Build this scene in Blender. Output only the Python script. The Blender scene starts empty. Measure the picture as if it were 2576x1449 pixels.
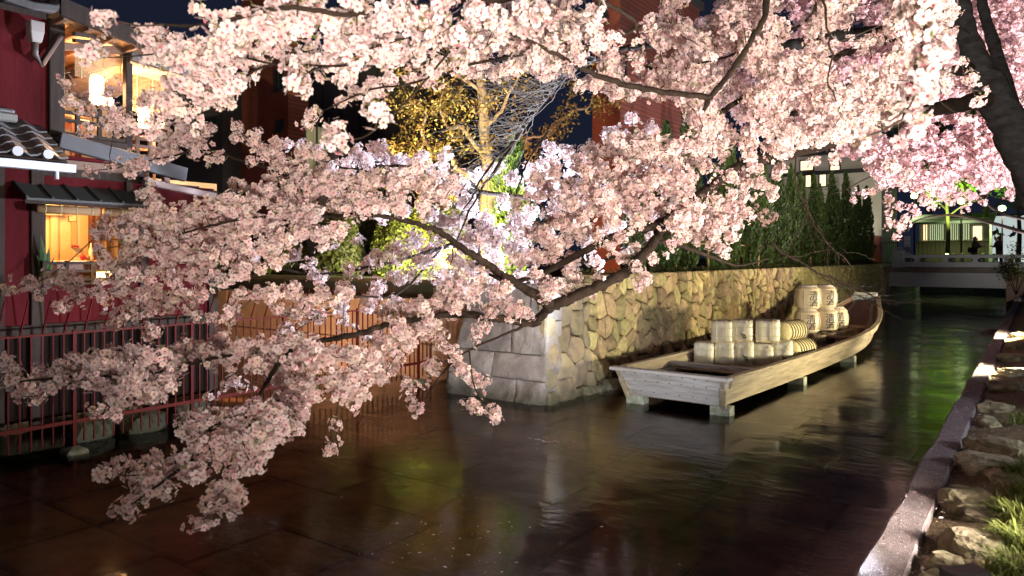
import bpy, bmesh, math, random
import numpy as np
from mathutils import Vector, Matrix, noise

rng = np.random.default_rng(7)
random.seed(7)
SC = bpy.context.scene
COL = SC.collection

# ------------------------------------------------------------------ camera
H, F, CX, CY = 2.6, 1839.0, 1288.0, 648.0          # eye above water, focal length / horizon in a 2576 px wide frame
YAW = math.radians(35.8)                            # the camera looks left of the canal's run (+Y)
S_, C_ = math.sin(YAW), math.cos(YAW)
cam_d = bpy.data.cameras.new('camera')
cam = bpy.data.objects.new('camera', cam_d); COL.objects.link(cam)
cam.location = (0, 0, H); cam.rotation_euler = (math.pi/2, 0, YAW)
cam_d.sensor_width = 36.0; cam_d.lens = 36.0*F/2576.0
cam_d.shift_y = -76.5/2576.0
cam_d.clip_start = 0.05; cam_d.clip_end = 1500
cam_d.dof.use_dof = True; cam_d.dof.focus_distance = 10.0; cam_d.dof.aperture_fstop = 4.0
SC.camera = cam

# ------------------------------------------------------------------ night sky, exposure
W = bpy.data.worlds.new('World'); SC.world = W; W.use_nodes = True
nt = W.node_tree; bg = nt.nodes['Background']
bg.inputs['Color'].default_value = (0.30, 0.40, 0.85, 1); bg.inputs['Strength'].default_value = 0.030
SC.view_settings.view_transform = 'Standard'; SC.view_settings.look = 'None'
SC.view_settings.exposure = 0.0; SC.view_settings.gamma = 1.0
SC.view_settings.use_curve_mapping = False
SC.cycles.use_denoising = True
SC.cycles.max_bounces = 6; SC.cycles.diffuse_bounces = 4; SC.cycles.glossy_bounces = 3
SC.cycles.transparent_max_bounces = 12; SC.cycles.transmission_bounces = 4
SC.cycles.sample_clamp_indirect = 4.0
SC.cycles.caustics_reflective = False; SC.cycles.caustics_refractive = False
SC.render.film_transparent = False

# ------------------------------------------------------------------ pixel -> place helpers (photo read-off at 2576 px)
def ray(px, py):
    u = (px-CX)/F; v = (CY-py)/F
    return np.array([-S_+u*C_, C_+u*S_, v])
def at_d(px, py, d): return np.array([0, 0, H]) + ray(px, py)*d
def at_z(px, py, z):
    r = ray(px, py); return np.array([0, 0, H]) + r*((z-H)/r[2])
def at_X(px, py, X):
    r = ray(px, py); return np.array([0, 0, H]) + r*(X/r[0])
def at_Y(px, py, Y):
    r = ray(px, py); return np.array([0, 0, H]) + r*(Y/r[1])
def depth_of(p): return -S_*p[0]+C_*p[1]

# ------------------------------------------------------------------ materials
MATS = {}
def M(name, col=(.5, .5, .5), rough=.7, metal=0., noise_s=None, noise_c=None, noise_amt=.5, bump=0., bump_s=20., emit=None, emit_s=0.,
      attr=False, transl=0., spec=.5, stretch=(1, 1, 1), objrand=0., detail=6., coord='Object', wet=0.):
    if name in MATS: return MATS[name]
    m = bpy.data.materials.new(name); m.use_nodes = True
    n = m.node_tree.nodes; L = m.node_tree.links
    b = n['Principled BSDF']; out = n['Material Output']
    b.inputs['Roughness'].default_value = rough; b.inputs['Metallic'].default_value = metal
    b.inputs['Specular IOR Level'].default_value = spec
    b.inputs['Base Color'].default_value = (*col, 1)
    src = None
    if attr:
        a = n.new('ShaderNodeAttribute'); a.attribute_name = 'Col'; src = a.outputs['Color']
    tc = n.new('ShaderNodeTexCoord'); mp = n.new('ShaderNodeMapping'); mp.inputs['Scale'].default_value = stretch
    if coord == 'World':
        g = n.new('ShaderNodeNewGeometry'); L.new(g.outputs['Position'], mp.inputs['Vector'])
    else:
        L.new(tc.outputs[coord], mp.inputs['Vector'])
    if noise_s:
        t = n.new('ShaderNodeTexNoise'); t.inputs['Scale'].default_value = noise_s; t.inputs['Detail'].default_value = detail
        t.inputs['Roughness'].default_value = .62
        L.new(mp.outputs['Vector'], t.inputs['Vector'])
        cr = n.new('ShaderNodeValToRGB'); cr.color_ramp.elements[0].position = .36; cr.color_ramp.elements[1].position = .66
        L.new(t.outputs['Fac'], cr.inputs['Fac'])
        mx = n.new('ShaderNodeMix'); mx.data_type = 'RGBA'
        mx.inputs[6].default_value = (*col, 1); mx.inputs[7].default_value = (*(noise_c or [c*.5 for c in col]), 1)
        if src is not None: L.new(src, mx.inputs[6])
        mu = n.new('ShaderNodeMath'); mu.operation = 'MULTIPLY'; mu.inputs[1].default_value = noise_amt
        L.new(cr.outputs['Color'], mu.inputs[0]); L.new(mu.outputs[0], mx.inputs[0])
        src = mx.outputs[2]
    if objrand:
        oi = n.new('ShaderNodeObjectInfo'); hs = n.new('ShaderNodeHueSaturation')
        mr = n.new('ShaderNodeMapRange'); mr.inputs[3].default_value = 1-objrand; mr.inputs[4].default_value = 1+objrand
        L.new(oi.outputs['Random'], mr.inputs[0]); L.new(mr.outputs[0], hs.inputs['Value'])
        mr2 = n.new('ShaderNodeMapRange'); mr2.inputs[3].default_value = .5-objrand*.06; mr2.inputs[4].default_value = .5+objrand*.06
        ml = n.new('ShaderNodeMath'); ml.operation = 'FRACT'; m3 = n.new('ShaderNodeMath'); m3.operation = 'MULTIPLY'; m3.inputs[1].default_value = 7.31
        L.new(oi.outputs['Random'], m3.inputs[0]); L.new(m3.outputs[0], ml.inputs[0]); L.new(ml.outputs[0], mr2.inputs[0])
        L.new(mr2.outputs[0], hs.inputs['Hue'])
        if src is not None: L.new(src, hs.inputs['Color'])
        else: hs.inputs['Color'].default_value = (*col, 1)
        src = hs.outputs['Color']
    if wet and src is not None:               # damp, algae dark band just above the water
        gw = n.new('ShaderNodeNewGeometry'); sx = n.new('ShaderNodeSeparateXYZ'); L.new(gw.outputs['Position'], sx.inputs[0])
        nw_ = n.new('ShaderNodeTexNoise'); nw_.inputs['Scale'].default_value = 5.; L.new(gw.outputs['Position'], nw_.inputs['Vector'])
        ma = n.new('ShaderNodeMath'); ma.operation = 'MULTIPLY_ADD'; ma.inputs[1].default_value = -.35; L.new(nw_.outputs['Fac'], ma.inputs[0]); L.new(sx.outputs['Z'], ma.inputs[2])
        mw = n.new('ShaderNodeMapRange'); mw.inputs[1].default_value = -.12; mw.inputs[2].default_value = wet; mw.inputs[3].default_value = 1.; mw.inputs[4].default_value = 0.; L.new(ma.outputs[0], mw.inputs[0])
        mm = n.new('ShaderNodeMix'); mm.data_type = 'RGBA'; mm.inputs[7].default_value = (.045, .045, .022, 1); L.new(src, mm.inputs[6])
        m4 = n.new('ShaderNodeMath'); m4.operation = 'MULTIPLY'; m4.inputs[1].default_value = .8; L.new(mw.outputs[0], m4.inputs[0]); L.new(m4.outputs[0], mm.inputs[0]); src = mm.outputs[2]
    if src is not None: L.new(src, b.inputs['Base Color'])
    if bump:
        t2 = n.new('ShaderNodeTexNoise'); t2.inputs['Scale'].default_value = bump_s; t2.inputs['Detail'].default_value = 8
        L.new(mp.outputs['Vector'], t2.inputs['Vector'])
        bp = n.new('ShaderNodeBump'); bp.inputs['Strength'].default_value = bump; bp.inputs['Distance'].default_value = .02
        L.new(t2.outputs['Fac'], bp.inputs['Height']); L.new(bp.outputs['Normal'], b.inputs['Normal'])
    if emit:
        b.inputs['Emission Color'].default_value = (*emit, 1); b.inputs['Emission Strength'].default_value = emit_s
    if transl:
        tr = n.new('ShaderNodeBsdfTranslucent'); ms = n.new('ShaderNodeMixShader'); ms.inputs[0].default_value = transl
        if src is not None: L.new(src, tr.inputs['Color'])
        else: tr.inputs['Color'].default_value = (*col, 1)
        L.new(b.outputs[0], ms.inputs[1]); L.new(tr.outputs[0], ms.inputs[2]); L.new(ms.outputs[0], out.inputs['Surface'])
    MATS[name] = m
    return m

# ------------------------------------------------------------------ mesh helpers
OFF = {}                                  # world offset of the thing an object belongs to
class MB:
    def __init__(s): s.v = []; s.f = []
    def add(s, vs, fs):
        o = len(s.v); s.v += [tuple(map(float, p)) for p in vs]; s.f += [[i+o for i in f] for f in fs]; return s
    def box(s, lo, hi, R=None, c=None):
        x0, y0, z0 = lo; x1, y1, z1 = hi
        vs = [(x0,y0,z0),(x1,y0,z0),(x1,y1,z0),(x0,y1,z0),(x0,y0,z1),(x1,y0,z1),(x1,y1,z1),(x0,y1,z1)]
        if R is not None:
            c = c if c is not None else ((x0+x1)/2, (y0+y1)/2, (z0+z1)/2); c = Vector(c)
            vs = [tuple(R @ (Vector(p)-c) + c) for p in vs]
        return s.add(vs, [[0,3,2,1],[4,5,6,7],[0,1,5,4],[1,2,6,5],[2,3,7,6],[3,0,4,7]])
    def bar(s, a, b, w, h=None, up=(0, 0, 1)):
        h = h or w; a = Vector(a); b = Vector(b); d = (b-a); L = d.length
        if L < 1e-6: return s
        d.normalize(); u = Vector(up)
        if abs(d.dot(u)) > .98: u = Vector((1, 0, 0))
        sd = d.cross(u).normalized(); u = sd.cross(d).normalized()
        vs = []
        for p in (a, b):
            for i, j in ((-1,-1),(1,-1),(1,1),(-1,1)): vs.append(p + sd*(i*w/2) + u*(j*h/2))
        return s.add(vs, [[0,1,2,3],[7,6,5,4],[0,4,5,1],[1,5,6,2],[2,6,7,3],[3,7,4,0]])
    def tube(s, pts, rad, n=8, cap=True, jit=0.):
        P = np.array(pts, float); k = len(P); R = np.full(k, rad) if np.isscalar(rad) else np.array(rad, float)
        T = np.gradient(P, axis=0); T /= np.linalg.norm(T, axis=1)[:, None]+1e-9
        u = np.cross(T[0], [0, 0, 1.]);
        if np.linalg.norm(u) < .1: u = np.cross(T[0], [1., 0, 0])
        u /= np.linalg.norm(u); vs = []; fs = []
        for i in range(k):
            u = u - T[i]*np.dot(u, T[i]); u /= np.linalg.norm(u)+1e-9; w = np.cross(T[i], u)
            for j in range(n):
                a = 2*math.pi*j/n; r = R[i]*(1+jit*(random.random()-.5))
                vs.append(P[i]+(u*math.cos(a)+w*math.sin(a))*r)
        for i in range(k-1):
            for j in range(n):
                fs.append([i*n+j, i*n+(j+1) % n, (i+1)*n+(j+1) % n, (i+1)*n+j])
        if cap: fs += [list(range(n))[::-1], [(k-1)*n+j for j in range(n)]]
        return s.add(vs, fs)
    def lathe(s, prof, n=16, c=(0, 0, 0), cap=True):
        vs = []; fs = []; k = len(prof)
        for r, z in prof:
            for j in range(n):
                a = 2*math.pi*j/n; vs.append((c[0]+r*math.cos(a), c[1]+r*math.sin(a), c[2]+z))
        for i in range(k-1):
            for j in range(n): fs.append([i*n+j, i*n+(j+1) % n, (i+1)*n+(j+1) % n, (i+1)*n+j])
        if cap: fs += [list(range(n))[::-1], [(k-1)*n+j for j in range(n)]]
        return s.add(vs, fs)
    def prism(s, poly, d):
        k = len(poly); d = Vector(d); vs = [Vector(p) for p in poly]+[Vector(p)+d for p in poly]
        fs = [list(range(k))[::-1], list(range(k, 2*k))]+[[i, (i+1) % k, k+(i+1) % k, k+i] for i in range(k)]
        return s.add(vs, fs)
    def loft(s, rings, closed=True, cap=True):
        k = len(rings[0]); vs = [p for r in rings for p in r]; fs = []
        for i in range(len(rings)-1):
            for j in range(k if closed else k-1):
                fs.append([i*k+j, i*k+(j+1) % k, (i+1)*k+(j+1) % k, (i+1)*k+j])
        if cap: fs += [list(range(k))[::-1], [(len(rings)-1)*k+j for j in range(k)]]
        return s.add(vs, fs)
    def mesh(s, name):
        me = bpy.data.meshes.new(name); me.from_pydata(s.v, [], s.f); me.validate(); me.update()
        bm = bmesh.new(); bm.from_mesh(me); bmesh.ops.recalc_face_normals(bm, faces=bm.faces); bm.to_mesh(me); bm.free()
        return me
    def build(s, name, mat, parent=None, bevel=0., smooth=False, world=True, seg=1):
        off = OFF.get(parent.name, (0, 0, 0)) if (parent is not None and world) else (0, 0, 0)
        if off != (0, 0, 0): s.v = [(x-off[0], y-off[1], z-off[2]) for x, y, z in s.v]
        return link(s.mesh(name), name, mat, parent, bevel, smooth, seg)
def link(me, name, mat, parent=None, bevel=0., smooth=False, seg=1):
    o = bpy.data.objects.new(name, me); COL.objects.link(o)
    if mat is not None and not me.materials: me.materials.append(mat)
    if parent is not None:
        o.parent = parent; OFF[o.name] = OFF.get(parent.name, (0, 0, 0))
    if smooth: me.polygons.foreach_set('use_smooth', [True]*len(me.polygons))
    if bevel:
        b = o.modifiers.new('bevel', 'BEVEL'); b.width = bevel; b.segments = seg; b.limit_method = 'ANGLE'
    return o
def tag(o, label=None, cat=None, group=None, kind=None):
    if label: o['label'] = label
    if cat: o['category'] = cat
    if group: o['group'] = group
    if kind: o['kind'] = kind
    return o
def thing(name, loc, label, cat, group=None, rz=0.):
    e = bpy.data.objects.new(name, None); COL.objects.link(e); e.empty_display_size = .1
    e.location = loc; e.rotation_euler = (0, 0, rz); OFF[e.name] = tuple(float(a) for a in loc)
    return tag(e, label, cat, group)
def copy_tree(o, parent=None):
    c = o.copy(); COL.objects.link(c); c.parent = parent
    if parent is not None: c.matrix_parent_inverse = o.matrix_parent_inverse
    for ch in o.children: copy_tree(ch, c)
    return c
def np_mesh(name, V, faces_n, Fidx, mat, parent=None, col=None, smooth=False):
    """V (n,3), all faces with faces_n corners, Fidx flat; col (n,3) per vertex; world coordinates"""
    if parent is not None: V = V-np.array(OFF.get(parent.name, (0, 0, 0)))
    me = bpy.data.meshes.new(name); nf = len(Fidx)//faces_n
    me.vertices.add(len(V)); me.vertices.foreach_set('co', V.astype(np.float32).ravel())
    me.loops.add(len(Fidx)); me.loops.foreach_set('vertex_index', Fidx.astype(np.int32).ravel())
    me.polygons.add(nf); me.polygons.foreach_set('loop_start', np.arange(0, nf*faces_n, faces_n, dtype=np.int32))
    if col is not None:
        a = me.attributes.new('Col', 'FLOAT_COLOR', 'POINT')
        a.data.foreach_set('color', np.c_[col, np.ones(len(col))].astype(np.float32).ravel())
    me.update(); me.validate()
    return link(me, name, mat, parent, smooth=smooth)
def smooth_path(pts, sub=6):
    """Catmull-Rom through rows of any width"""
    P = np.array(pts, float); P = np.vstack([2*P[0]-P[1], P, 2*P[-1]-P[-2]]); out = []
    for i in range(1, len(P)-2):
        for k in range(sub):
            t = k/sub; a, b, c, d = P[i-1], P[i], P[i+1], P[i+2]
            out.append(.5*((2*b)+(-a+c)*t+(2*a-5*b+4*c-d)*t*t+(-a+3*b-3*c+d)*t**3))
    out.append(P[-2]); return np.array(out)
def leaves(name, P, N, size, cols, mat, parent, asp=.5, jitter=.6):
    """leaf-shaped quads at P, roughly facing N"""
    n = len(P); N = N+rng.normal(0, jitter, (n, 3)); N /= np.linalg.norm(N, axis=1)[:, None]+1e-9
    A = np.cross(N, rng.normal(0, 1, (n, 3))); A /= np.linalg.norm(A, axis=1)[:, None]+1e-9; B = np.cross(N, A)
    s = (size*(.6+.8*rng.random(n)))[:, None]
    V = np.stack([P-A*s, P-B*s*asp+N*s*.15, P+A*s, P+B*s*asp+N*s*.15], 1).reshape(-1, 3)
    c = np.repeat(cols, 4, axis=0)
    return np_mesh(name, V, 4, np.arange(4*n), mat, parent, c)
# ================================================================== lamps (each modelled as a floodlight; some are added only to brighten)
def floodlight(loc, target, watts, color, angle, label, radius=.12, blend=.5, name='floodlight'):
    t = thing(name, loc, label, 'floodlight')
    d = (Vector(target)-Vector(loc)).normalized(); q = d.to_track_quat('Z', 'Y').to_matrix()
    c = Vector(loc)+Vector((0, 0, .16))
    b = MB(); b.box((-.11, -.08, -.10), (.11, .08, .02))
    for k in range(5): b.box((-.09+k*.045-.006, -.07, -.14), (-.09+k*.045+.006, .07, -.10))
    b.v = [tuple(q @ Vector(p)+c) for p in b.v]; b.build('housing', M('lamp_metal', (.05, .05, .055), .5, .6), t, .006)
    l = MB(); l.box((-.095, -.065, .02), (.095, .065, .026)); l.v = [tuple(q @ Vector(p)+c) for p in l.v]
    lm = l.build('lens', M('lens_'+'%02d%02d%02d' % tuple(int(x*99) for x in color), color, .3, emit=color, emit_s=6.), t)
    s = MB(); s.bar(Vector(loc)-Vector((0, 0, .06)), c, .03); s.bar(Vector(loc)-Vector((.08, 0, .02)), Vector(loc)+Vector((.08, 0, -.02)), .08, .03)
    s.build('bracket', M('lamp_metal'), t)
    ld = bpy.data.lights.new('lamp', 'SPOT'); ld.energy = watts; ld.color = color; ld.spot_size = math.radians(angle); ld.spot_blend = blend
    ld.shadow_soft_size = radius
    lo = bpy.data.objects.new('lamp', ld); COL.objects.link(lo); lo.parent = t
    lo.location = (c+d*(.03+radius))-Vector(loc); lo.rotation_euler = d.to_track_quat('-Z', 'Y').to_euler()
    return t
def point(loc, watts, color, radius, parent=None, name='bulb_light'):
    ld = bpy.data.lights.new(name, 'POINT'); ld.energy = watts; ld.color = color; ld.shadow_soft_size = radius
    lo = bpy.data.objects.new(name, ld); COL.objects.link(lo)
    off = Vector(OFF.get(parent.name, (0, 0, 0))) if parent else Vector()
    lo.location = Vector(loc)-off
    if parent: lo.parent = parent
    return lo

PEACH = (1, .84, .71); YEL = (1, .87, .56); BLUEW = (.72, .80, 1.0); ORG = (1, .50, .20)
floodlight((3.2, -2.4, .95), (-1.5, 6.0, 7.8), 8200, PEACH, 93, 'black floodlight on the bank behind the kerb, far from the bridge', .25, .9)
floodlight((1.1, 6.0, .90), (-6.4, 6.4, 4.6), 2100, (1, .84, .72), 112, 'black floodlight under the cherry tree by the mossy stones', .2)
floodlight((.15, 15.5, .85), (-7, 15.5, .9), 2000, YEL, 105, 'black floodlight on the bank opposite the stern of the boat', .12)
floodlight((.15, 22.0, .95), (-7, 24, 1.3), 2300, YEL, 118, 'black floodlight on the bank opposite the bow of the boat', .12)
floodlight((-.35, 4.6, .70), (-7.5, 11.4, .9), 2300, (.80, .88, 1.0), 44, 'black floodlight on the kerb side facing the stone pier', .10)
floodlight((-7.75, 11.2, 2.12), (-8.2, 8.6, 6.2), 2600, BLUEW, 116, 'black floodlight on top of the stone pier facing the inlet', .15)
floodlight((-9.6, 12.9, 2.10), (-9.2, 12.2, 6.0), 3200, BLUEW, 150, 'black floodlight on the garden edge behind the stone pier', .15)
floodlight((.12, 11.6, .80), (-8.8, 7.8, 4.6), 11000, (.76, .82, 1.0), 58, 'black floodlight on the bank across from the stone pier', .15)
floodlight((-12.4, 14.4, 2.10), (-13.1, 17.2, 5.2), 2200, (1, .56, .24), 150, 'black floodlight in the garden below the gnarled tree', .12)
floodlight((-13.0, 8.0, .12), (-14.5, 11.8, 1.6), 620, (1, .50, .26), 150, 'black floodlight low in the inlet facing its orange lit wall', .12)
floodlight((-10.9, 12.7, 2.10), (-14.0, 16.0, 3.2), 5200, (1, .93, .42), 140, 'black floodlight between the clipped garden shrubs', .12)
floodlight((2.7, 14.2, .95), (-.2, 21.5, 9.5), 13000, (1, .80, .83), 92, 'added black floodlight between the two cherry trees on the bank', .2)  # extra lamp, added to brighten the near side of the far cherry

floodlight((3.0, 2.6, 1.7), (-.3, 4.6, .6), 210, PEACH, 120, 'added black fill floodlight on the bank rise lighting the lower rocks', .2)  # added fill lamp, lifts the rocks and soil of the bank
floodlight((2.6, 9.6, 1.6), (-.8, 11.0, .6), 420, (.85, .88, 1), 120, 'added black fill floodlight beside the great cherry trunk lighting the upper kerb', .2)  # second added fill, brightens the kerb farther along
floodlight((.6, 39.5, 1.45), (-3.6, 46, 1.7), 650, (1, .96, .92), 80, 'added black fill floodlight on the bank facing the granite bridge', .1)  # lamp put in to brighten the bridge front
floodlight((-9.4, 47.2, 2.06), (-12.5, 50, 6), 420, (1, .95, .78), 140, 'added black fill floodlight at the foot of the pale house', .1)  # added so that the pale wall shows between the cypresses

# ================================================================== ground, canal bed, water
KXL, KXR, KZ = -.95, -.69, .60
# canal bed of stone slabs
bed = MB().box((-24, -6, -.60), (KXL-.02, 75, -.30)).build('canal_bed', M('bed_mud', (.10, .07, .045), .9, noise_s=3, noise_c=(.05, .035, .02), bump=.4), None)
tag(bed, 'dark canal bed paved with stone slabs under shallow water', kind='structure')
mslab = M('bed_slab', (.16, .11, .07), .9, noise_s=2.2, noise_c=(.06, .043, .026), noise_amt=.9, bump=.6, bump_s=12, objrand=.12)
y = 1.6; r_ = 0
while y < 16:
    dy = random.uniform(.95, 1.15); x = -10.2+random.uniform(-.6, 0)
    while x < KXL-.1:
        dx = random.uniform(1.1, 1.7); x1 = min(x+dx, KXL-.03)
        if x1-x > .3:
            g = .008; zt = -.13+random.uniform(-.012, .012)
            s = MB().add([(x+g, y+g, -.32), (x1-g, y+g, -.32), (x1-g, y+dy-g, -.32), (x+g, y+dy-g, -.32)] +
                         [(x+g, y+g, zt-.02), (x1-g, y+g, zt-.02), (x1-g, y+dy-g, zt-.02), (x+g, y+dy-g, zt-.02)] +
                         [(x+g+.03, y+g+.03, zt+random.uniform(-.006, .006)), (x1-g-.03, y+g+.03, zt+random.uniform(-.006, .006)), (x1-g-.03, y+dy-g-.03, zt), (x+g+.03, y+dy-g-.03, zt)],
                         [[0,1,5,4],[1,2,6,5],[2,3,7,6],[3,0,4,7],[4,5,9,8],[5,6,10,9],[6,7,11,10],[7,4,8,11],[8,9,10,11]])
            s.build('bed_slab', mslab, bed)
        x = x1
    y += dy
# water
wm = bpy.data.materials.new('canal_water'); wm.use_nodes = True; n = wm.node_tree.nodes; L = wm.node_tree.links
n.remove(n['Principled BSDF'])
gl = n.new('ShaderNodeBsdfGlossy'); gl.inputs['Roughness'].default_value = .11; gl.inputs['Color'].default_value = (1, 1, 1, 1)
tr = n.new('ShaderNodeBsdfTransparent'); tr.inputs['Color'].default_value = (.78, .66, .50, 1)
fr = n.new('ShaderNodeFresnel'); fr.inputs['IOR'].default_value = 1.22
mx = n.new('ShaderNodeMixShader')
g = n.new('ShaderNodeNewGeometry'); mp = n.new('ShaderNodeMapping'); mp.inputs['Scale'].default_value = (.55, 1.6, 1); mp.inputs['Rotation'].default_value = (0, 0, .35)
L.new(g.outputs['Position'], mp.inputs['Vector'])
t1 = n.new('ShaderNodeTexNoise'); t1.inputs['Scale'].default_value = 5.5; t1.inputs['Detail'].default_value = 3; t1.inputs['Distortion'].default_value = .6
t2 = n.new('ShaderNodeTexNoise'); t2.inputs['Scale'].default_value = .8; t2.inputs['Detail'].default_value = 2
L.new(mp.outputs[0], t1.inputs['Vector']); L.new(g.outputs['Position'], t2.inputs['Vector'])
t3 = n.new('ShaderNodeTexNoise'); t3.inputs['Scale'].default_value = 17; t3.inputs['Detail'].default_value = 2; L.new(mp.outputs[0], t3.inputs['Vector'])
ad = n.new('ShaderNodeMath'); ad.operation = 'MULTIPLY_ADD'; ad.inputs[1].default_value = .10; L.new(t3.outputs['Fac'], ad.inputs[0]); L.new(t1.outputs['Fac'], ad.inputs[2])
mul = n.new('ShaderNodeMath'); mul.operation = 'MULTIPLY'; L.new(ad.outputs[0], mul.inputs[0])
mr = n.new('ShaderNodeMapRange'); mr.inputs[1].default_value = .42; mr.inputs[2].default_value = .62; mr.inputs[3].default_value = .12; mr.inputs[4].default_value = 1.
L.new(t2.outputs['Fac'], mr.inputs[0]); L.new(mr.outputs[0], mul.inputs[1])
bp = n.new('ShaderNodeBump'); bp.inputs['Strength'].default_value = .35; bp.inputs['Distance'].default_value = .03
L.new(mul.outputs[0], bp.inputs['Height'])
L.new(bp.outputs[0], gl.inputs['Normal']); L.new(bp.outputs[0], fr.inputs['Normal'])
L.new(fr.outputs[0], mx.inputs[0]); L.new(tr.outputs[0], mx.inputs[1]); L.new(gl.outputs[0], mx.inputs[2]); L.new(mx.outputs[0], n['Material Output'].inputs['Surface'])
wv = MB().add([(-24, -6, 0), (KXL+.02, -6, 0), (KXL+.02, 75, 0), (-24, 75, 0)], [[0, 1, 2, 3]]).build('water', wm, None)
tag(wv, 'shallow dark water of the canal', kind='structure')
# kerb + canal side wall on the right
mk = M('kerb_concrete', (.27, .235, .235), .9, noise_s=9, noise_c=(.15, .13, .135), noise_amt=.7, bump=1., bump_s=90, spec=.08)
prof = [(KXL, -.6), (KXL, KZ-.03), (KXL+.03, KZ), (KXR-.01, KZ), (KXR, KZ-.02), (KXR, .2), (KXR, -.6)]
kb = MB(); ys = np.arange(-5, 45.4, .35); rings = []
for yy in ys:
    j = .012*math.sin(yy*2.1)+.008*math.sin(yy*5.7); rings.append([(x+(j if x < KXL+.05 else 0), yy, z+(.006*math.sin(yy*3.3) if z > .5 else 0)) for x, z in prof])
kb.loft(rings); tag(kb.build('kerb', mk, None), 'long concrete kerb along the canal strewn with petals', kind='structure')
# right bank
def bank_z(x, y):
    b = .52+.16*min(1, max(0, (x-KXR)/1.0))
    b += .10*max(0, x)*.4+max(0, (y-26)/20)*1.3*min(1, max(0, (x-KXR)/1.2))
    return b+.05*(noise.noise((x*1.7, y*1.7, 0)))*min(1, (x-KXR)/.3)+.015*noise.noise((x*7, y*7, 3))
xs = np.concatenate([np.linspace(KXR, 2.2, 30), np.linspace(2.6, 40, 14)]); ys = np.concatenate([np.linspace(-6, 12, 110), np.linspace(12.3, 46.4, 70)])
V = [(x, y, bank_z(x, y)) for y in ys for x in xs]; nx = len(xs)
Fc = [[j*nx+i, j*nx+i+1, (j+1)*nx+i+1, (j+1)*nx+i] for j in range(len(ys)-1) for i in range(nx-1)]
gm = M('bank_soil', (.20, .145, .075), .95, noise_s=14, noise_c=(.07, .055, .03), noise_amt=.9, bump=1., bump_s=45)
o = MB().add(V, Fc).build('bank_ground', gm, None, smooth=True); tag(o, 'earth bank with gravel and fallen petals beside the kerb', kind='structure')
# ground beyond: garden on the left, street beyond the bridge
lawn = M('lawn', (.045, .085, .018), .95, noise_s=3, noise_c=(.03, .05, .012), bump=.6)
g1 = MB().box((-400, 12.4, -.5), (-7.45, 46.4, 2.10)).build('garden_ground', M('garden_soil', (.09, .075, .04), .95, noise_s=3, noise_c=(.04, .05, .02), bump=.7, bump_s=12), None)
tag(g1, 'raised garden ground behind the stone wall', kind='structure')
g2 = MB().box((-400, 46.41, -.8), (-7.61, 60.4, 2.06)).box((-1.0, 46.41, -.8), (400, 60.4, 2.06)).box((-400, 60.41, -.8), (400, 600, 2.06)).build('street_ground', lawn, None); tag(g2, 'green lit ground beyond the stone bridge', kind='structure')
g3 = MB().box((-400, -20, -.5), (-12.2, 6.6, 1.0)).build('house_ground', M('garden_soil'), None); tag(g3, 'dark ground under the red house', kind='structure')

# ================================================================== stone walls
def clip(poly, a, b, c):                  # keep a*x+b*y<=c
    out = []; k = len(poly)
    for i in range(k):
        p, q = poly[i], poly[(i+1) % k]; dp = a*p[0]+b*p[1]-c; dq = a*q[0]+b*q[1]-c
        if dp <= 0: out.append(p)
        if dp*dq < 0:
            t = dp/(dp-dq); out.append((p[0]+t*(q[0]-p[0]), p[1]+t*(q[1]-p[1])))
    return out
def cells(seeds, x0, x1, y0, y1, reach):
    S = np.array(seeds); res = []
    for i, s in enumerate(S):
        poly = [(x0, y0), (x1, y0), (x1, y1), (x0, y1)]
        d = np.hypot(*(S-s).T); idx = np.argsort(d)[1:26]
        for j in idx:
            if d[j] > reach: break
            q = S[j]; m = (s+q)/2; a, b = q-s; poly = clip(poly, a, b, a*m[0]+b*m[1])
            if len(poly) < 3: break
        if len(poly) >= 3: res.append(poly)
    return res
def stone(mb, poly, mapf, depth, joint=.017):
    P = np.array(poly); c = P.mean(0); q = []
    for k in range(len(P)):                 # chamfer the corners so that stones are not sharp polygons
        a, b, d = P[k-1], P[k], P[(k+1) % len(P)]
        la, ld = np.linalg.norm(a-b), np.linalg.norm(d-b); t = .16
        if min(la, ld) < .05: q.append(b)
        else: q += [b+(a-b)*t, b+(d-b)*t]
    P = np.array(q); L = np.linalg.norm(P-c, axis=1)[:, None]+1e-6; k = len(P)
    r0 = c+(P-c)*np.maximum(.3, (L-joint)/L); r1 = c+(P-c)*np.maximum(.25, (L-joint*2.2-.012)/L); r2 = c+(P-c)*.55
    tilt = rng.normal(0, .12, 2)
    def h(p, base): return base+float(np.dot(p-c, tilt))+rng.normal(0, .006)
    vs = [mapf(p[0], p[1], -.05) for p in r0]+[mapf(p[0], p[1], h(p, depth*.35)) for p in r0]+[mapf(p[0], p[1], h(p, depth*.72)) for p in r1]+[mapf(p[0], p[1], h(p, depth)) for p in r2]
    fs = []
    for r in range(3):
        for j in range(k): fs.append([r*k+j, r*k+(j+1) % k, (r+1)*k+(j+1) % k, (r+1)*k+j])
    fs.append([3*k+j for j in range(k)])
    mb.add(vs, fs)
mst = M('wall_stone', (.43, .34, .16), .85, noise_s=9, noise_c=(.17, .135, .07), noise_amt=.8, bump=1., bump_s=38, objrand=.40, coord='World', wet=.25)
XW, ZW = -7.22, 2.26
sw = thing('stone_wall', (XW, 28, 0), 'long yellow lit rubble stone wall beside the canal under the cypress row', 'wall')
MB().box((-7.6, 11.2, -.5), (XW-.02, 46.3, ZW-.03)).build('mortar', M('mortar', (.07, .06, .04), .95, noise_s=8, bump=.5), sw)
def wall_map(s, t, d): return (XW-.10*t/ZW+.10+d, s, t)
seeds = []; dy, dz = .42, .37
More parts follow.
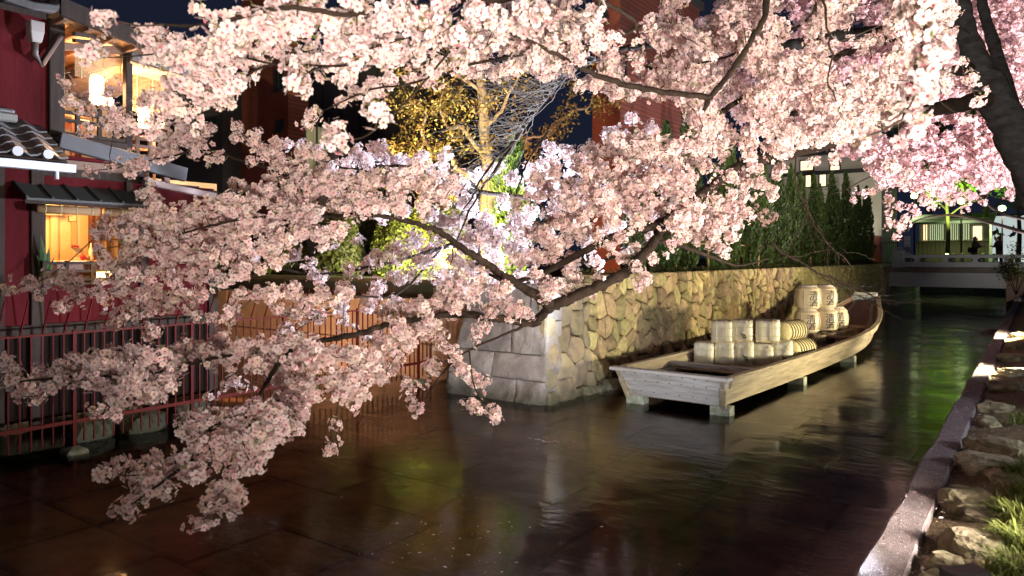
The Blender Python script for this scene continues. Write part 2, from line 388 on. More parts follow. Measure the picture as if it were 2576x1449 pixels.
for i, yy in enumerate(np.arange(12.5, 46.3, dy)):
    for j, zz in enumerate(np.arange(-.15, ZW, dz)):
        seeds.append((yy+random.uniform(-.19, .19), zz+(dz*.5 if i % 2 else 0)+random.uniform(-.16, .16)))
        if random.random() < .22: seeds.append((yy+random.uniform(-.2, .2), zz+random.uniform(-.17, .17)))
cl = cells(seeds, 12.45, 46.25, -.3, ZW, 1.6); cl.sort(key=lambda p: np.mean([a[0] for a in p]))
rest = MB(); n_s = 0
for p in cl:
    if n_s < 300:
        b = MB(); stone(b, p, wall_map, random.uniform(.03, .12)); b.build('stone', mst, sw); n_s += 1
    else: stone(rest, p, wall_map, random.uniform(.03, .12))
tag(rest.build('far_stones', mst, sw), kind='stuff')
# low earth lip with weeds on top of the wall
P = np.c_[rng.uniform(-7.62, -7.28, 2600), rng.uniform(12.5, 46, 2600), rng.uniform(ZW-.04, ZW+.10, 2600)]
w = leaves('weeds', P, np.tile([.3, 0, 1.], (len(P), 1)), np.full(len(P), .05), np.array([.07, .085, .025])*(.5+rng.random((len(P), 1))), M('foliage', attr=True, rough=.6, transl=.25), None, .25)
tag(w, 'short weeds along the top of the stone wall', 'weeds', kind='stuff')

# pier of big dressed blocks
mp_ = M('pier_stone', (.32, .295, .27), .9, noise_s=1.7, noise_c=(.13, .12, .11), noise_amt=.85, bump=1., bump_s=26, objrand=.16, coord='World', wet=.2)
PXR, PXL, PY0 = -7.02, -9.38, 10.72
pier = thing('stone_pier', (-8.2, 11.5, 0), 'battered grey stone pier of large dressed blocks at the inlet mouth', 'pier')
MB().box((-9.05, 11.0, -.5), (-7.3, 12.45, 2.1)).build('core', M('mortar'), pier)
rows = [(-.35, .40), (.40, .86), (.86, 1.46), (1.46, 2.12)]
for k, (z0, z1) in enumerate(rows):
    xl = lambda z: PXL+.42*max(0, z)/1.6
    cuts = sorted([0, 1]+[[.34, .72], [.46], [.22, .62], [.40, .78]][k])
    for a, b in zip(cuts[:-1], cuts[1:]):
        g = .004; bb = MB()
        def fx(t, z): return xl(z)+(PXR-.03-xl(z))*t
        yb = lambda z: PY0+.10*max(0, z)
        q = [(fx(a, z0)+g, z0+g), (fx(b, z0)-g, z0+g), (fx(b, z1)-g, z1-g), (fx(a, z1)+g, z1-g)]
        dd = random.uniform(-.03, .03); n_ = 8
        # gridded front face with a rough surface
        vs = []; fs = []
        for j in range(n_+1):
            for i in range(n_+1):
                u, v = i/n_, j/n_
                x = (q[0][0]*(1-u)+q[1][0]*u)*(1-v)+(q[3][0]*(1-u)+q[2][0]*u)*v; z = q[0][1]*(1-v)+q[3][1]*v
                e = min(u, 1-u, v, 1-v); vs.append((x, yb(z)+dd-(.03 if e > 0 else 0)+.06*noise.noise((x*2.6, z*2.6, k))+.025*noise.noise((x*8, z*8, k)), z))
        for j in range(n_):
            for i in range(n_): fs.append([j*(n_+1)+i, j*(n_+1)+i+1, (j+1)*(n_+1)+i+1, (j+1)*(n_+1)+i])
        bb.add(vs, fs)
        back = [(q[0][0], 11.35, q[0][1]), (q[1][0], 11.35, q[1][1]), (q[2][0], 11.35, q[2][1]), (q[3][0], 11.35, q[3][1])]
        o0 = len(bb.v); bb.v += back; N_ = n_+1
        bot = [i for i in range(N_)]; rt = [j*N_+n_ for j in range(N_)]; tp = [n_*N_+i for i in range(N_)]; lf = [j*N_ for j in range(N_)]
        bb.f += [bot[::-1]+[o0, o0+1], rt[::-1]+[o0+1, o0+2], tp+[o0+2, o0+3], lf+[o0+3, o0], [o0, o0+3, o0+2, o0+1]]
        bb.build('block', mp_, pier, .025, seg=2)
# canal side of the pier: large irregular stones
mp2 = M('pier_side_stone', (.33, .27, .16), .85, noise_s=4, noise_c=(.17, .15, .11), noise_amt=.8, bump=1., bump_s=26, objrand=.28, coord='World', wet=.25)
seeds = [(10.95+.5*i+random.uniform(-.12, .12), -.05+.46*j+(.2 if i % 2 else 0)+random.uniform(-.1, .1)) for i in range(4) for j in range(6)]
for p in cells(seeds, 10.80, 12.43, -.3, 2.12, 2):
    b = MB(); stone(b, p, lambda s, t, d: (PXR-.12*max(0, t)/2-.03+d, s, t), random.uniform(.05, .10), .012); b.build('stone', mp2, pier)
# fallen rocks at the wall foot
mrk = M('foot_rock', (.24, .21, .14), .9, noise_s=6, noise_c=(.09, .10, .05), noise_amt=.8, bump=1., bump_s=16, objrand=.2)
def rock(name, c, s, mat, label, cat='rock', group=None, seed=0, sub=2, rz=0.):
    bm = bmesh.new(); bmesh.ops.create_icosphere(bm, subdivisions=sub, radius=1)
    R = Matrix.Rotation(rz, 3, 'Z')
    for v in bm.verts:
        p = v.co.copy(); q = p.copy()
        for ax in range(3): q[ax] = math.copysign(abs(q[ax])**.7, q[ax])
        d = 1+.38*noise.noise(p*1.3+Vector((seed*3.1, 0, 0)))+.16*noise.noise(p*3.2+Vector((0, seed*2.3, 0)))+.07*noise.noise(p*8+Vector((0, 0, seed*1.7)))
        v.co = R @ Vector((q.x*d*s[0], q.y*d*s[1], q.z*d*s[2]))
    me = bpy.data.meshes.new(name); bm.to_mesh(me); bm.free()
    o = link(me, name, mat); o.location = c
    return tag(o, label, cat, group)
for i, (yy, s) in enumerate([(12.2, .16), (12.6, .12), (13.0, .2), (13.6, .13), (14.2, .15), (15.1, .12)]):
    rock('foot_rock', (XW+.2+.05*i % .2, yy, .02), (s, s*1.2, s*.8), mrk, 'small wet rock in the water at the foot of the stone wall', group='rocks at the wall foot', seed=i)
# inlet wall (orange lit) behind the red fence: big vertical slabs
iw = thing('inlet_wall', (-15, 12.0, 0), 'orange lit slab wall of the inlet behind the red fence', 'wall')
MB().box((-24, 11.75, -.5), (-9.35, 12.39, 1.70)).build('backing', M('mortar'), iw)
mi = M('inlet_stone', (.42, .30, .20), .85, noise_s=2.5, noise_c=(.26, .18, .11), noise_amt=.8, bump=.7, bump_s=9, objrand=.12, coord='World')
for (z0, z1, off) in ((-.3, .75, 0), (.75, 1.72, .5)):
    x = -23.8+off
    while x < -9.5:
        w_ = random.uniform(.9, 1.5); x1 = min(x+w_, -9.38); d = random.uniform(0, .05)
        MB().box((x+.01, 11.62-d, z0+.01), (x1-.01, 11.78, z1-.01)).build('slab', mi, iw, .02); x = x1
# ================================================================== bridge
mgr = M('bridge_granite', (.42, .42, .42), .75, noise_s=30, noise_c=(.30, .30, .31), noise_amt=.6, bump=.3, bump_s=60)
BY = 46.0
br = thing('stone_bridge', (-4, 47.5, 0), 'pale granite footbridge with low balustrade crossing the canal', 'bridge')
MB().box((-8.0, BY-.10, 1.78), (1.5, BY+3.0, 2.08)).build('deck', M('bridge_edge', (.16, .13, .11), .9, noise_s=6, bump=.4), br, .02)
for i in range(5):
    MB().box((-6.9, BY+.05+i*.62, .98), (-1.4, BY+.50+i*.62, 1.78)).build('beam', mgr, br, .02)
MB().box((-8.0, BY+.1, -.5), (-6.88, BY+2.9, 1.78)).build('abutment', M('abutment_stone', (.20, .18, .15), .9, noise_s=4, bump=.8), br, .03)
MB().box((-1.42, BY+.1, -.5), (1.0, BY+2.9, 1.78)).build('abutment', M('abutment_brown', (.24, .15, .11), .9, noise_s=3, bump=.6), br, .03)
for yy in (BY+.12, BY+2.75):
    x0, x1 = -6.15, 1.0
    MB().box((x0, yy-.10, 2.06), (x1, yy+.10, 2.36)).build('bottom_rail', mgr, br, .015)
    MB().box((x0, yy-.12, 2.58), (x1, yy+.12, 2.76)).build('top_rail', mgr, br, .02)
    for k in range(6):
        xc = x0+.62+k*1.38
        p = [(-.20, 2.34), (.20, 2.34), (.11, 2.42), (.09, 2.48), (.16, 2.54), (.26, 2.60), (-.26, 2.60), (-.16, 2.54), (-.09, 2.48), (-.11, 2.42)]
        MB().prism([(xc+a, yy-.09, z) for a, z in p], (0, .18, 0)).build('baluster', mgr, br, .01)
    pt = MB(); a = .28; xc = x0-.26
    nw = pt.box((xc-a, yy-a, 2.04), (xc+a, yy+a, 3.0)).build('newel', mgr, br, .02)
    MB().add([(xc-a-.02, yy-a-.02, 3.0), (xc+a+.02, yy-a-.02, 3.0), (xc+a+.02, yy+a+.02, 3.0), (xc-a-.02, yy+a+.02, 3.0), (xc, yy, 3.22)],
             [[0,3,2,1],[0,1,4],[1,2,4],[2,3,4],[3,0,4]]).build('newel_cap', mgr, nw)
# far side of the tunnel: canal wall seen below the bridge
tn = MB().box((-8, 60, -.5), (1, 60.5, 2.05)).build('canal_end_wall', M('tunnel_stone', (.13, .14, .17), .9, noise_s=3, bump=.8), None)
tag(tn, 'bluish stone wall in the dark beneath the bridge', 'wall')
MB_ = MB().box((-7.6, 49.2, -.5), (-6.9, 60, 2.055)); tag(MB_.build('canal_side_wall', M('tunnel_stone'), None), 'dark stone side wall of the canal beyond the bridge', 'wall')
# water channel cut: hollow ground under the far street is hidden by the end wall

# ================================================================== boat
STN = Vector((-5.07, 11.80, 0)); BW = Vector((-4.50, 25.60, 0)); BLEN = (BW-STN).length; BANG = -math.atan2((BW-STN).x, (BW-STN).y)
boat = thing('cargo_boat', STN, 'long weathered wooden cargo boat with upswept bow resting on blocks', 'boat', rz=BANG)
T = [0, .08, .2, .35, .5, .6, .68, .75, .82, .88, .94, 1.0]
HWt = [1.0, 1.03, 1.07, 1.11, 1.13, 1.14, 1.12, 1.06, .93, .76, .55, .36]   # half width at the gunwale
HWb = [.86, .89, .93, .97, .98, .98, .95, .88, .76, .62, .45, .30]         # half width at the bottom
ZT = [.64, .63, .62, .62, .64, .67, .72, .79, .90, 1.03, 1.20, 1.42]
ZB = [.15, .15, .14, .14, .15, .17, .21, .28, .41, .60, .88, 1.28]
def ip(a, t): return float(np.interp(t, T, a))
tt = np.linspace(0, 1, 46)
mb_side = M('boat_wood', (.36, .30, .20), .8, noise_s=2.6, noise_c=(.17, .135, .09), noise_amt=.7, bump=.5, bump_s=14, stretch=(6, .7, 6))
mb_side2 = M('boat_wood_lower', (.35, .29, .19), .8, noise_s=2.2, noise_c=(.15, .12, .08), noise_amt=.85, bump=.6, bump_s=14, stretch=(5, .5, 5))
mb_strn = M('boat_wood_grey', (.42, .42, .41), .8, noise_s=2.6, noise_c=(.21, .18, .155), noise_amt=.7, bump=.5, bump_s=14, stretch=(.7, 6, 6))
mb_in = M('boat_wood_brown', (.21, .125, .085), .7, noise_s=3, noise_c=(.11, .065, .045), noise_amt=.7, bump=.5, bump_s=12, stretch=(6, .7, 6))
def hull_strip(name, sgn, f0, f1, out0, out1, th, mat, t0=0., t1=1., bevel=.006):
    """plank between height fractions f0..f1 of the side, thickness th inward"""
    rings = []
    for t in np.linspace(t0, t1, 46):
        zt, zb, wt, wb = ip(ZT, t), ip(ZB, t), ip(HWt, t), ip(HWb, t); r = []
        for f, o_ in ((f0, out0), (f1, out1)):
            w = wb+(wt-wb)*f+o_; z = zb+(zt-zb)*f; r.append((w, z))
        pts = [(r[0][0], r[0][1]), (r[1][0], r[1][1]), (r[1][0]-th, r[1][1]), (r[0][0]-th, r[0][1])]
        rings.append([(sgn*x, t*BLEN, z) for x, z in pts])
    return MB().loft(rings).build(name, mat, boat, bevel, world=False)
for s in (1, -1):
    hull_strip('side_plank', s, 0, .60, -.01, -.02, .05, mb_side2)
    hull_strip('rub_plank', s, .61, .96, .035, .04, .08, mb_side, .0, .995, .012)
    hull_strip('gunwale', s, .97, 1.05, .045, .05, .13, mb_side, .0, .99)
    hull_strip('inner_lining', s, .12, .96, -.062, -.062, .015, mb_in, .60, .99)
# bottom planks
for k in range(6):
    a, b = -1+k/3+.006, -1+(k+1)/3-.006; rings = []
    for t in tt:
        w = ip(HWb, t)-.03; z = ip(ZB, t); rings.append([(a*w, t*BLEN, z), (b*w, t*BLEN, z), (b*w, t*BLEN, z+.05), (a*w, t*BLEN, z+.05)])
    MB().loft(rings).build('bottom_plank', mb_in if k not in (0, 5) else mb_side, boat, world=False)
# transom: two leaning boards, cap rail and edge posts
def trans(z): return -.02-(.22*(z-.15)/.5)
for nm, z0, z1, th, o_ in (('transom_board', .16, .50, .05, 0), ('transom_board', .44, .615, .06, -.045)):
    w0 = .86+(1.0-.86)*(z0-.15)/.49; w1 = .86+(1.0-.86)*(z1-.15)/.49
    if o_: w0 += .03; w1 += .03
    MB().add([(-w0, trans(z0)+o_, z0), (w0, trans(z0)+o_, z0), (w1, trans(z1)+o_, z1), (-w1, trans(z1)+o_, z1), (-w0, trans(z0)+o_+th, z0), (w0, trans(z0)+o_+th, z0), (w1, trans(z1)+o_+th, z1), (-w1, trans(z1)+o_+th, z1)],
             [[0,1,2,3],[7,6,5,4],[0,4,5,1],[1,5,6,2],[2,6,7,3],[3,7,4,0]]).build(nm, mb_strn, boat, .006, world=False)
MB().box((-1.10, -.34, .612), (1.08, -.14, .672)).build('stern_cap', mb_strn, boat, .01, world=False)
for s in (-1, 1): MB().bar((s*.885, trans(.12)-.03, .12), (s*.955, trans(.47)-.03, .47), .07, .05, up=(0, 1, 0)).build('stern_post', mb_side, boat, .005, world=False)
for s in (1, -1):                     # fill between transom and side planks
    MB().prism([(s*(.86), 0.02, .15), (s*1.0, 0.02, .64), (s*1.0, -.30, .64), (s*.87, -.03, .15)], (-s*.07, 0, 0)).build('stern_cheek', mb_side, boat, world=False)
# nails
nm_ = MB().lathe([(.011, 0), (.009, .006)], 6); nm_.v = [(x, -z, y) for x, y, z in nm_.v]; me_n = nm_.mesh('nail'); mnail = M('nail_iron', (.06, .05, .045), .6, .5)
for i in range(9):
    for zz in (.47, .59):
        o = link(me_n, 'nail', mnail, boat); o.location = (-.88+i*.22+.04*(zz > .5), trans(zz)-.048, zz)
for i in range(6):
    o = link(me_n, 'nail', mnail, boat); o.location = (-.6+i*.24, trans(.26)-.002, .26)
# deck boards inside, beams, stern locker
def local(p): return Matrix.Rotation(-BANG, 3, 'Z') @ (Vector(p)-STN)
DZ = .40
yy = 1.9
while yy < 10.2:
    w = ip(HWt, yy/BLEN)-.16; MB().box((-w, yy, DZ-.03+.004*random.random()), (w, yy+.27, DZ)).build('deck_board', mb_in, boat, .004, world=False); yy += .28
for yb_, zz, mt in ((1.85, .52, mb_strn), (8.1, .60, mb_in), (10.3, .70, mb_in)):
    w = ip(HWt, yb_/BLEN)-.05; MB().box((-w, yb_-.10, zz-.05), (w, yb_+.10, zz+.02)).build('cross_beam', mt, boat, .008, world=False)
MB().box((-.34, BLEN-.14, 1.36), (.34, BLEN+.02, 1.50)).build('bow_block', mb_strn, boat, .015, world=False)
for k in range(5):
    MB().tube([(-.38+.19*math.sin(0), BLEN-.20-.03*k, 1.37-.03*k), (0, BLEN-.20-.03*k, 1.40-.03*k), (.38, BLEN-.20-.03*k, 1.37-.03*k)], .013, 6).build('rope_turn', M('rope', (.30, .34, .38), .8), boat, world=False)
# petals that gathered in the stern
P = np.c_[rng.uniform(-.1, .8, 900), rng.uniform(.1, 1.7, 900), rng.uniform(.205, .225, 900)]
R_ = Matrix.Rotation(BANG, 3, 'Z'); P = np.array([R_ @ Vector(p)+STN for p in P])
MB().box((-.15, .02, .19), (.84, 1.75, .205)).build('stern_board', mb_in, boat, world=False)
pm = M('petal_fall', attr=True, rough=.6, transl=.2)
o = leaves('petals', P, np.tile([0, 0, 1.], (len(P), 1)), np.full(len(P), .017), np.array([.62, .42, .38])*(.6+.5*rng.random((len(P), 1))), pm, None, .7, .2)
tag(o, 'fallen petals gathered in the stern of the boat', 'petals', kind='stuff')
# blocks that carry the boat
mbl = M('support_block', (.36, .36, .32), .85, noise_s=9, noise_c=(.10, .16, .05), noise_amt=.8, bump=.6, bump_s=30)
for (lx, ly, lab) in ((-.78, .12, 'mossy concrete block under the left stern corner of the boat'), (.80, .10, 'mossy concrete block under the right stern corner of the boat'),
                      (-.8, 4.6, 'mossy concrete block under the wall side of the boat'), (.86, 3.9, 'mossy concrete block under the right side of the boat behind the stern'),
                      (.86, 8.0, 'mossy concrete block under the right side of the boat amidships'), (-.8, 8.2, 'mossy concrete block under the wall side of the boat amidships')):
    p = R_ @ Vector((lx, ly, 0))+STN; b = MB().box((p.x-.17, p.y-.12, -.14), (p.x+.17, p.y+.12, .148))
    tag(b.build('support_block', mbl, None, .012), lab, 'block', 'blocks under the boat')

# ------------------------------------------------------------------ cargo
mwr = M('white_wrap', (.68, .65, .55), .55, noise_s=6, noise_c=(.52, .47, .34), noise_amt=.6, bump=.35, bump_s=10, objrand=.06)
mstain = M('wrap_stain', (.62, .48, .28), .7, noise_s=10, noise_c=(.74, .68, .5))
mcord = M('straw_cord', (.52, .50, .26), .8)
mhole = M('torn_dark', (.07, .08, .06), .8)
def pillow_box(w, d, h, seed):
    bm = bmesh.new(); bmesh.ops.create_cube(bm, size=1); bmesh.ops.subdivide_edges(bm, edges=bm.edges[:], cuts=5, use_grid_fill=True)
    for v in bm.verts:
        p = v.co*2; q = Vector((p.x, p.y, p.z)); e = 0
        r = (abs(p.x)**26+abs(p.y)**26+abs(p.z)**26)**(1/26); q = q/r if r > 0 else q
        b = .035*noise.noise(q*2.6+Vector((seed*5, 0, 0)))
        for ax in range(3):
            if abs(abs(p[ax])-1) < .01:
                f = [abs(p[k]) for k in range(3) if k != ax]; q[ax] *= 1+.02*(1-f[0]**2)*(1-f[1]**2)
        v.co = Vector((q.x*w/2, q.y*d/2, (q.z+1)*h/2))*(1+b)
    me = bpy.data.meshes.new('wrap'); bm.to_mesh(me); bm.free(); return me
def bale(p, w, d, h, rz, label, seed, cross=False, torn=False, straw=False):
    t = thing('wrapped_bale', p, label, 'bale', 'white wrapped bales in the boat', rz)
    wr = link(pillow_box(w, d, h, seed), 'wrap', mwr, t, smooth=True)
    c = MB(); rr = .006; a, b, e = w/2+.012, d/2+.012, h+.008
    def loop(pts): c.tube(pts+[pts[0]], rr, 5, cap=False)
    for u in (-.24, .24): loop([(w*u, -b, .005), (w*u, -b-.012, h/2), (w*u, -b, e), (w*u, b, e), (w*u, b, .005)])
    for v in (.30, .70): loop([(-a, -b-.004, h*v), (0, -b-.014, h*v), (a, -b-.004, h*v), (a, b, h*v), (-a, b, h*v)])
    if cross:
        c.tube([(-a*.95, -b, h*.96), (-a*.4, -b-.016, h*.66)], rr, 5); c.tube([(a*.95, -b, h*.96), (a*.4, -b-.016, h*.66)], rr, 5)
        c.tube([(-a*.95, -b, h*.04), (-a*.4, -b-.016, h*.34)], rr, 5); c.tube([(a*.95, -b, h*.04), (a*.4, -b-.016, h*.34)], rr, 5)
    c.build('cord', mcord, wr, world=False)
    MB().box((-w/2*.96, -d/2-.008, 0), (w/2*.96, -d/2+.02, .045)).build('stain', mstain, wr, .004, world=False)
    if torn: MB().add([(.02, -b-.012, h*.40), (.09, -b-.012, h*.36), (.10, -b-.011, h*.17), (.03, -b-.011, h*.2), (-.03, -b-.012, h*.5)], [[0, 1, 2, 3], [0, 3, 4]]).build('tear', mhole, wr, world=False)
    return t
rz0 = math.radians(14); rz1 = math.radians(-12)
A0 = Vector((-5.72, 14.90, DZ)); A1 = Vector((-4.22, 15.62, DZ))
dirv = (A1-A0).normalized()
lows = [('smallest white wrapped bale at the wall end of the lower row', .0, 0, 0), ('white wrapped bale in the lower row beside the bale at the wall end', .40, 0, 0), ('lower row white bale with a torn slit, under the bale with a dark tear', .80, 1, 1),
        ('lower row white bale with crossed cords and no tear', 1.18, 1, 0), ('white bale with a torn slit at the canal side end of the lower row', 1.56, 1, 1)]
for i, (lab, s, cr, to) in enumerate(lows):
    p = A0+dirv*s+Vector((0, .05*(i % 2), 0)); bale(p, .39, .62, [.42, .45, .46, .43, .47][i], rz0, lab, i, cr, to)
ups = [('white wrapped bale on top of the row at its wall end', .36, .435, 0, 0), ('upper white bale with crossed cords and a dark tear', .76, .455, 1, 1), ('upper white bale lying against the round straw bales', 1.27, .455, 0, 0)]
for i, (lab, s, zz, cr, to) in enumerate(ups):
    p = A0+dirv*s+Vector((-.02, .06, zz)); bale(p, .42 if i < 2 else .46, .60, .44, rz0, lab, 11+i, cr, to)
# round straw bales behind
mstraw = M('straw', (.56, .50, .30), .8, noise_s=30, noise_c=(.36, .31, .15), noise_amt=.8, bump=.8, bump_s=50, stretch=(1, .15, 1))
def straw_bale(p, rz, label):
    t = thing('straw_bale', p, label, 'bale', 'round straw bales in the boat', rz); r = .22
    b = MB().lathe([(.05, -.44), (r*.8, -.43), (r*.97, -.36), (r, -.2), (r*1.02, 0), (r, .2), (r*.97, .36), (r*.8, .43), (.05, .44)], 20)
    b.v = [(x, z, y+r) for x, y, z in b.v]; sr = b.build('straw_roll', mstraw, t, smooth=True, world=False)
    for k in range(7):
        c = MB(); y0 = -.33+k*.11
        c.tube([((r+.012)*math.cos(a), y0, r+(r+.012)*math.sin(a)) for a in np.linspace(0, 2*math.pi, 17)], .011, 5, cap=False)
        c.build('rope_ring', M('dark_rope', (.17, .14, .08), .9), sr, world=False)
    return t
q0 = A0+dirv*1.56
straw_bale(q0+Vector((.12, .82, 0)), rz1, 'round straw bale with rope rings at the bottom behind the wrapped bales')
straw_bale(q0+Vector((-.34, .70, .0)), rz1, 'round straw bale with rope rings hidden deepest behind the wrapped bales')
straw_bale(q0+Vector((-.04, .74, .40)), rz1, 'round straw bale with rope rings lying on top of the other straw bales')
straw_bale(q0+Vector((-.52, .66, .40)), rz1, 'round straw bale with rope rings poking up behind the middle white bale')

# sake barrels with brush lettering
def text_mesh(txt, size):
    cu = bpy.data.curves.new('lettering', 'FONT'); cu.body = txt; cu.size = size; cu.align_x = 'CENTER'; cu.align_y = 'CENTER'; cu.offset = size*.006
    o = bpy.data.objects.new('lettering', cu); COL.objects.link(o)
    dg = bpy.context.evaluated_depsgraph_get(); me = bpy.data.meshes.new_from_object(o.evaluated_get(dg))
    bpy.data.objects.remove(o); return me
mbar = M('barrel_wrap', (.62, .56, .42), .45, noise_s=5, noise_c=(.46, .31, .17), noise_amt=.8, bump=.35, bump_s=9, stretch=(1, 1, .4), objrand=.08)
mink = M('ink', (.015, .015, .014), .6)
mfoil = M('clear_wrap', (.70, .66, .60), .15, noise_s=20, bump=1., bump_s=30)
def barrel(p, rz, label):
    t = thing('sake_barrel', p, label, 'barrel', 'sake barrels in the boat', rz); r = .335; h = .60
    prof = [(.10, 0), (r*.70, .004), (r*.82, .03), (r*.90, .09), (r*.98, .19), (r*1.01, .30), (r*.98, .41), (r*.90, .51), (r*.82, .57), (r*.70, .596), (.10, .60)]
    wr = MB().lathe(prof, 28).build('wrap', mbar, t, smooth=True, world=False)
    def R(z): return float(np.interp(z, [q[1] for q in prof], [q[0] for q in prof]))
    for zz in (.075, .525):
        MB().tube([((R(zz)+.004)*math.cos(a), (R(zz)+.004)*math.sin(a), zz) for a in np.linspace(0, 2*math.pi, 29)], .014, 6, cap=False).build('straw_hoop', M('pale_cord', (.66, .60, .42), .8), wr, world=False)
    for k in range(4):
        a = math.radians(-90-42+k*90)
        MB().tube([((R(z)+.008)*math.cos(a), (R(z)+.008)*math.sin(a), z) for z in np.linspace(.01, .60, 9)]+[(0, 0, .622)], .011, 6).build('rope', M('pale_cord'), wr, world=False)
    tp = MB(); tp.lathe([(.24, 0), (.22, .03), (.10, .05), (.02, .06)], 14, (0, 0, .598)); tp.build('top_wrap', mfoil, t, smooth=True, world=False)
    for ch, zc in (('清', .385), ('酒', .17)):
        me = text_mesh(ch, .25)
        bm = bmesh.new(); bm.from_mesh(me); bmesh.ops.triangulate(bm, faces=bm.faces); bmesh.ops.subdivide_edges(bm, edges=[e for e in bm.edges if e.calc_length() > .05], cuts=1); bm.to_mesh(me); bm.free()
        co = np.array([v.co for v in me.vertices]); cx, cy = (co[:, :2].max(0)+co[:, :2].min(0))/2
        for v in me.vertices:
            x, yv = v.co.x-cx, v.co.y-cy; x *= 1.05; x += .06*yv; zz = zc+yv; a = -math.pi/2+x/r
            v.co = ((R(zz)+.005)*math.cos(a), (R(zz)+.005)*math.sin(a), zz)
        o = link(me, 'lettering', mink, wr); me.materials.clear(); me.materials.append(mink)
    return t
face = math.radians(52)
CZ = DZ+.20
bl = [((-5.02, 20.40, CZ), 'white sake barrel with brown stains at the bottom of the barrel stack'), ((-4.72, 21.12, CZ), 'white sake barrel standing behind the stained bottom barrel'), ((-4.62, 21.85, CZ), 'sake barrel half hidden at the bow end of the barrel stack'),
      ((-5.01, 20.45, CZ+.625), 'white sake barrel on top of the stack facing the stern'), ((-4.76, 21.14, CZ+.625), 'white sake barrel on top of the stack behind the upper front barrel')]
for i, (p, lab) in enumerate(bl): barrel(p, face-math.radians(20)+.05*i, lab)
# slatted black crates under the barrels
mcr = M('crate_black', (.035, .035, .04), .6)
for i, (p, lab) in enumerate(((( -5.0, 20.45), 'black slatted crate under the stained sake barrel'), ((-4.72, 21.12), 'black slatted crate under the middle sake barrel'), ((-4.62, 21.82), 'black slatted crate under the bow end sake barrel'))):
    t = thing('crate', (*p, DZ), lab, 'crate', 'crates under the barrels'); x, yv = p
    for zz in (DZ, DZ+.17):
        for s in (-1, 1):
            MB().box((x-.33, yv+s*.29-.03, zz), (x+.33, yv+s*.29+.03, zz+.03)).build('rail', mcr, t)
    for k in range(5): MB().box((x-.32+k*.145, yv-.32, DZ+.172), (x-.24+k*.145, yv+.32, DZ+.198)).build('slat', mcr, t)
    for sx in (-1, 1):
        for sy in (-1, 1): MB().box((x+sx*.30-.025, yv+sy*.29-.025, DZ+.03), (x+sx*.30+.025, yv+sy*.29+.025, DZ+.17)).build('post', mcr, t)
# small wooden tubs
mtub = M('tub_wood', (.22, .17, .10), .8, noise_s=12, noise_c=(.10, .08, .045), stretch=(4, 4, .5), bump=.5, bump_s=20)
tl = ['small wooden tub filled with petals at the stern end of the tub row', 'small wooden tub second in the row beside the barrels', 'small wooden tub in the middle of the row beside the barrels', 'small wooden tub last but one towards the bow', 'small wooden tub nearest the bow at the end of the row']
for i in range(5):
    p = Vector((-4.52, 19.55, DZ)).lerp(Vector((-4.10, 21.9, DZ)), i/4); t = thing('wooden_tub', p, tl[i], 'tub', 'small wooden tubs in the boat'); hh = .26
    for k in range(12):
        a0, a1 = 2*math.pi*k/12+.03, 2*math.pi*(k+1)/12-.03; r0, r1 = .155, .165
        MB().add([(r0*math.cos(a), r0*math.sin(a), 0) for a in (a0, a1)]+[(r1*math.cos(a), r1*math.sin(a), hh) for a in (a1, a0)]+[((r0-.02)*math.cos(a), (r0-.02)*math.sin(a), 0) for a in (a0, a1)]+[((r1-.02)*math.cos(a), (r1-.02)*math.sin(a), hh) for a in (a1, a0)],
                 [[0,1,2,3],[7,6,5,4],[3,2,6,7],[0,4,5,1],[1,5,6,2],[0,3,7,4]]).build('stave', mtub, t, world=False)
    MB().lathe([(.02, .2), (.14, .2), (.14, .215), (.02, .22)], 12).build('fill', M('tub_fill', (.62, .45, .38) if i == 0 else (.4, .3, .2), .9), t, world=False)
    MB().tube([(.166*math.cos(a), .166*math.sin(a), .13) for a in np.linspace(0, 2*math.pi, 17)], .008, 5, cap=False).build('hoop', M('green_cord', (.40, .46, .12), .8), t, world=False)
# ================================================================== red fence across the inlet
FX = -10.42
mfr = M('fence_red', (.095, .010, .009), .6, noise_s=25, noise_c=(.05, .010, .007), noise_amt=.6, objrand=.12, spec=.08)
fy0, fy1 = 2.0, 11.55
fence = thing('iron_fence', (FX, 7, 0), 'rust red iron fence with outward spikes standing in the inlet water', 'fence')
FT, FB = 1.60, .42                     # top rail, bottom rail
for zz, hh in ((FT, .025), (FB, .05)):
    MB().box((FX-.015, fy0, zz-hh/2), (FX+.015, fy1, zz+hh/2)).build('rail', mfr, fence)
bar_me = MB().box((-.009, -.009, 0), (.009, .009, 1.62-.14)).mesh('bar')
spk = MB(); spk.bar((0, 0, 0), (.15, .0, .46), .016); spk_me = spk.mesh('spike')
pst_me = MB().box((-.022, -.022, 0), (.022, .022, 1.62)).mesh('post')
mft = M('footing', (.20, .20, .16), .9, noise_s=8, noise_c=(.06, .09, .03), noise_amt=.9, bump=.7)
yy = fy0+.05; k = 0; pitch = .128
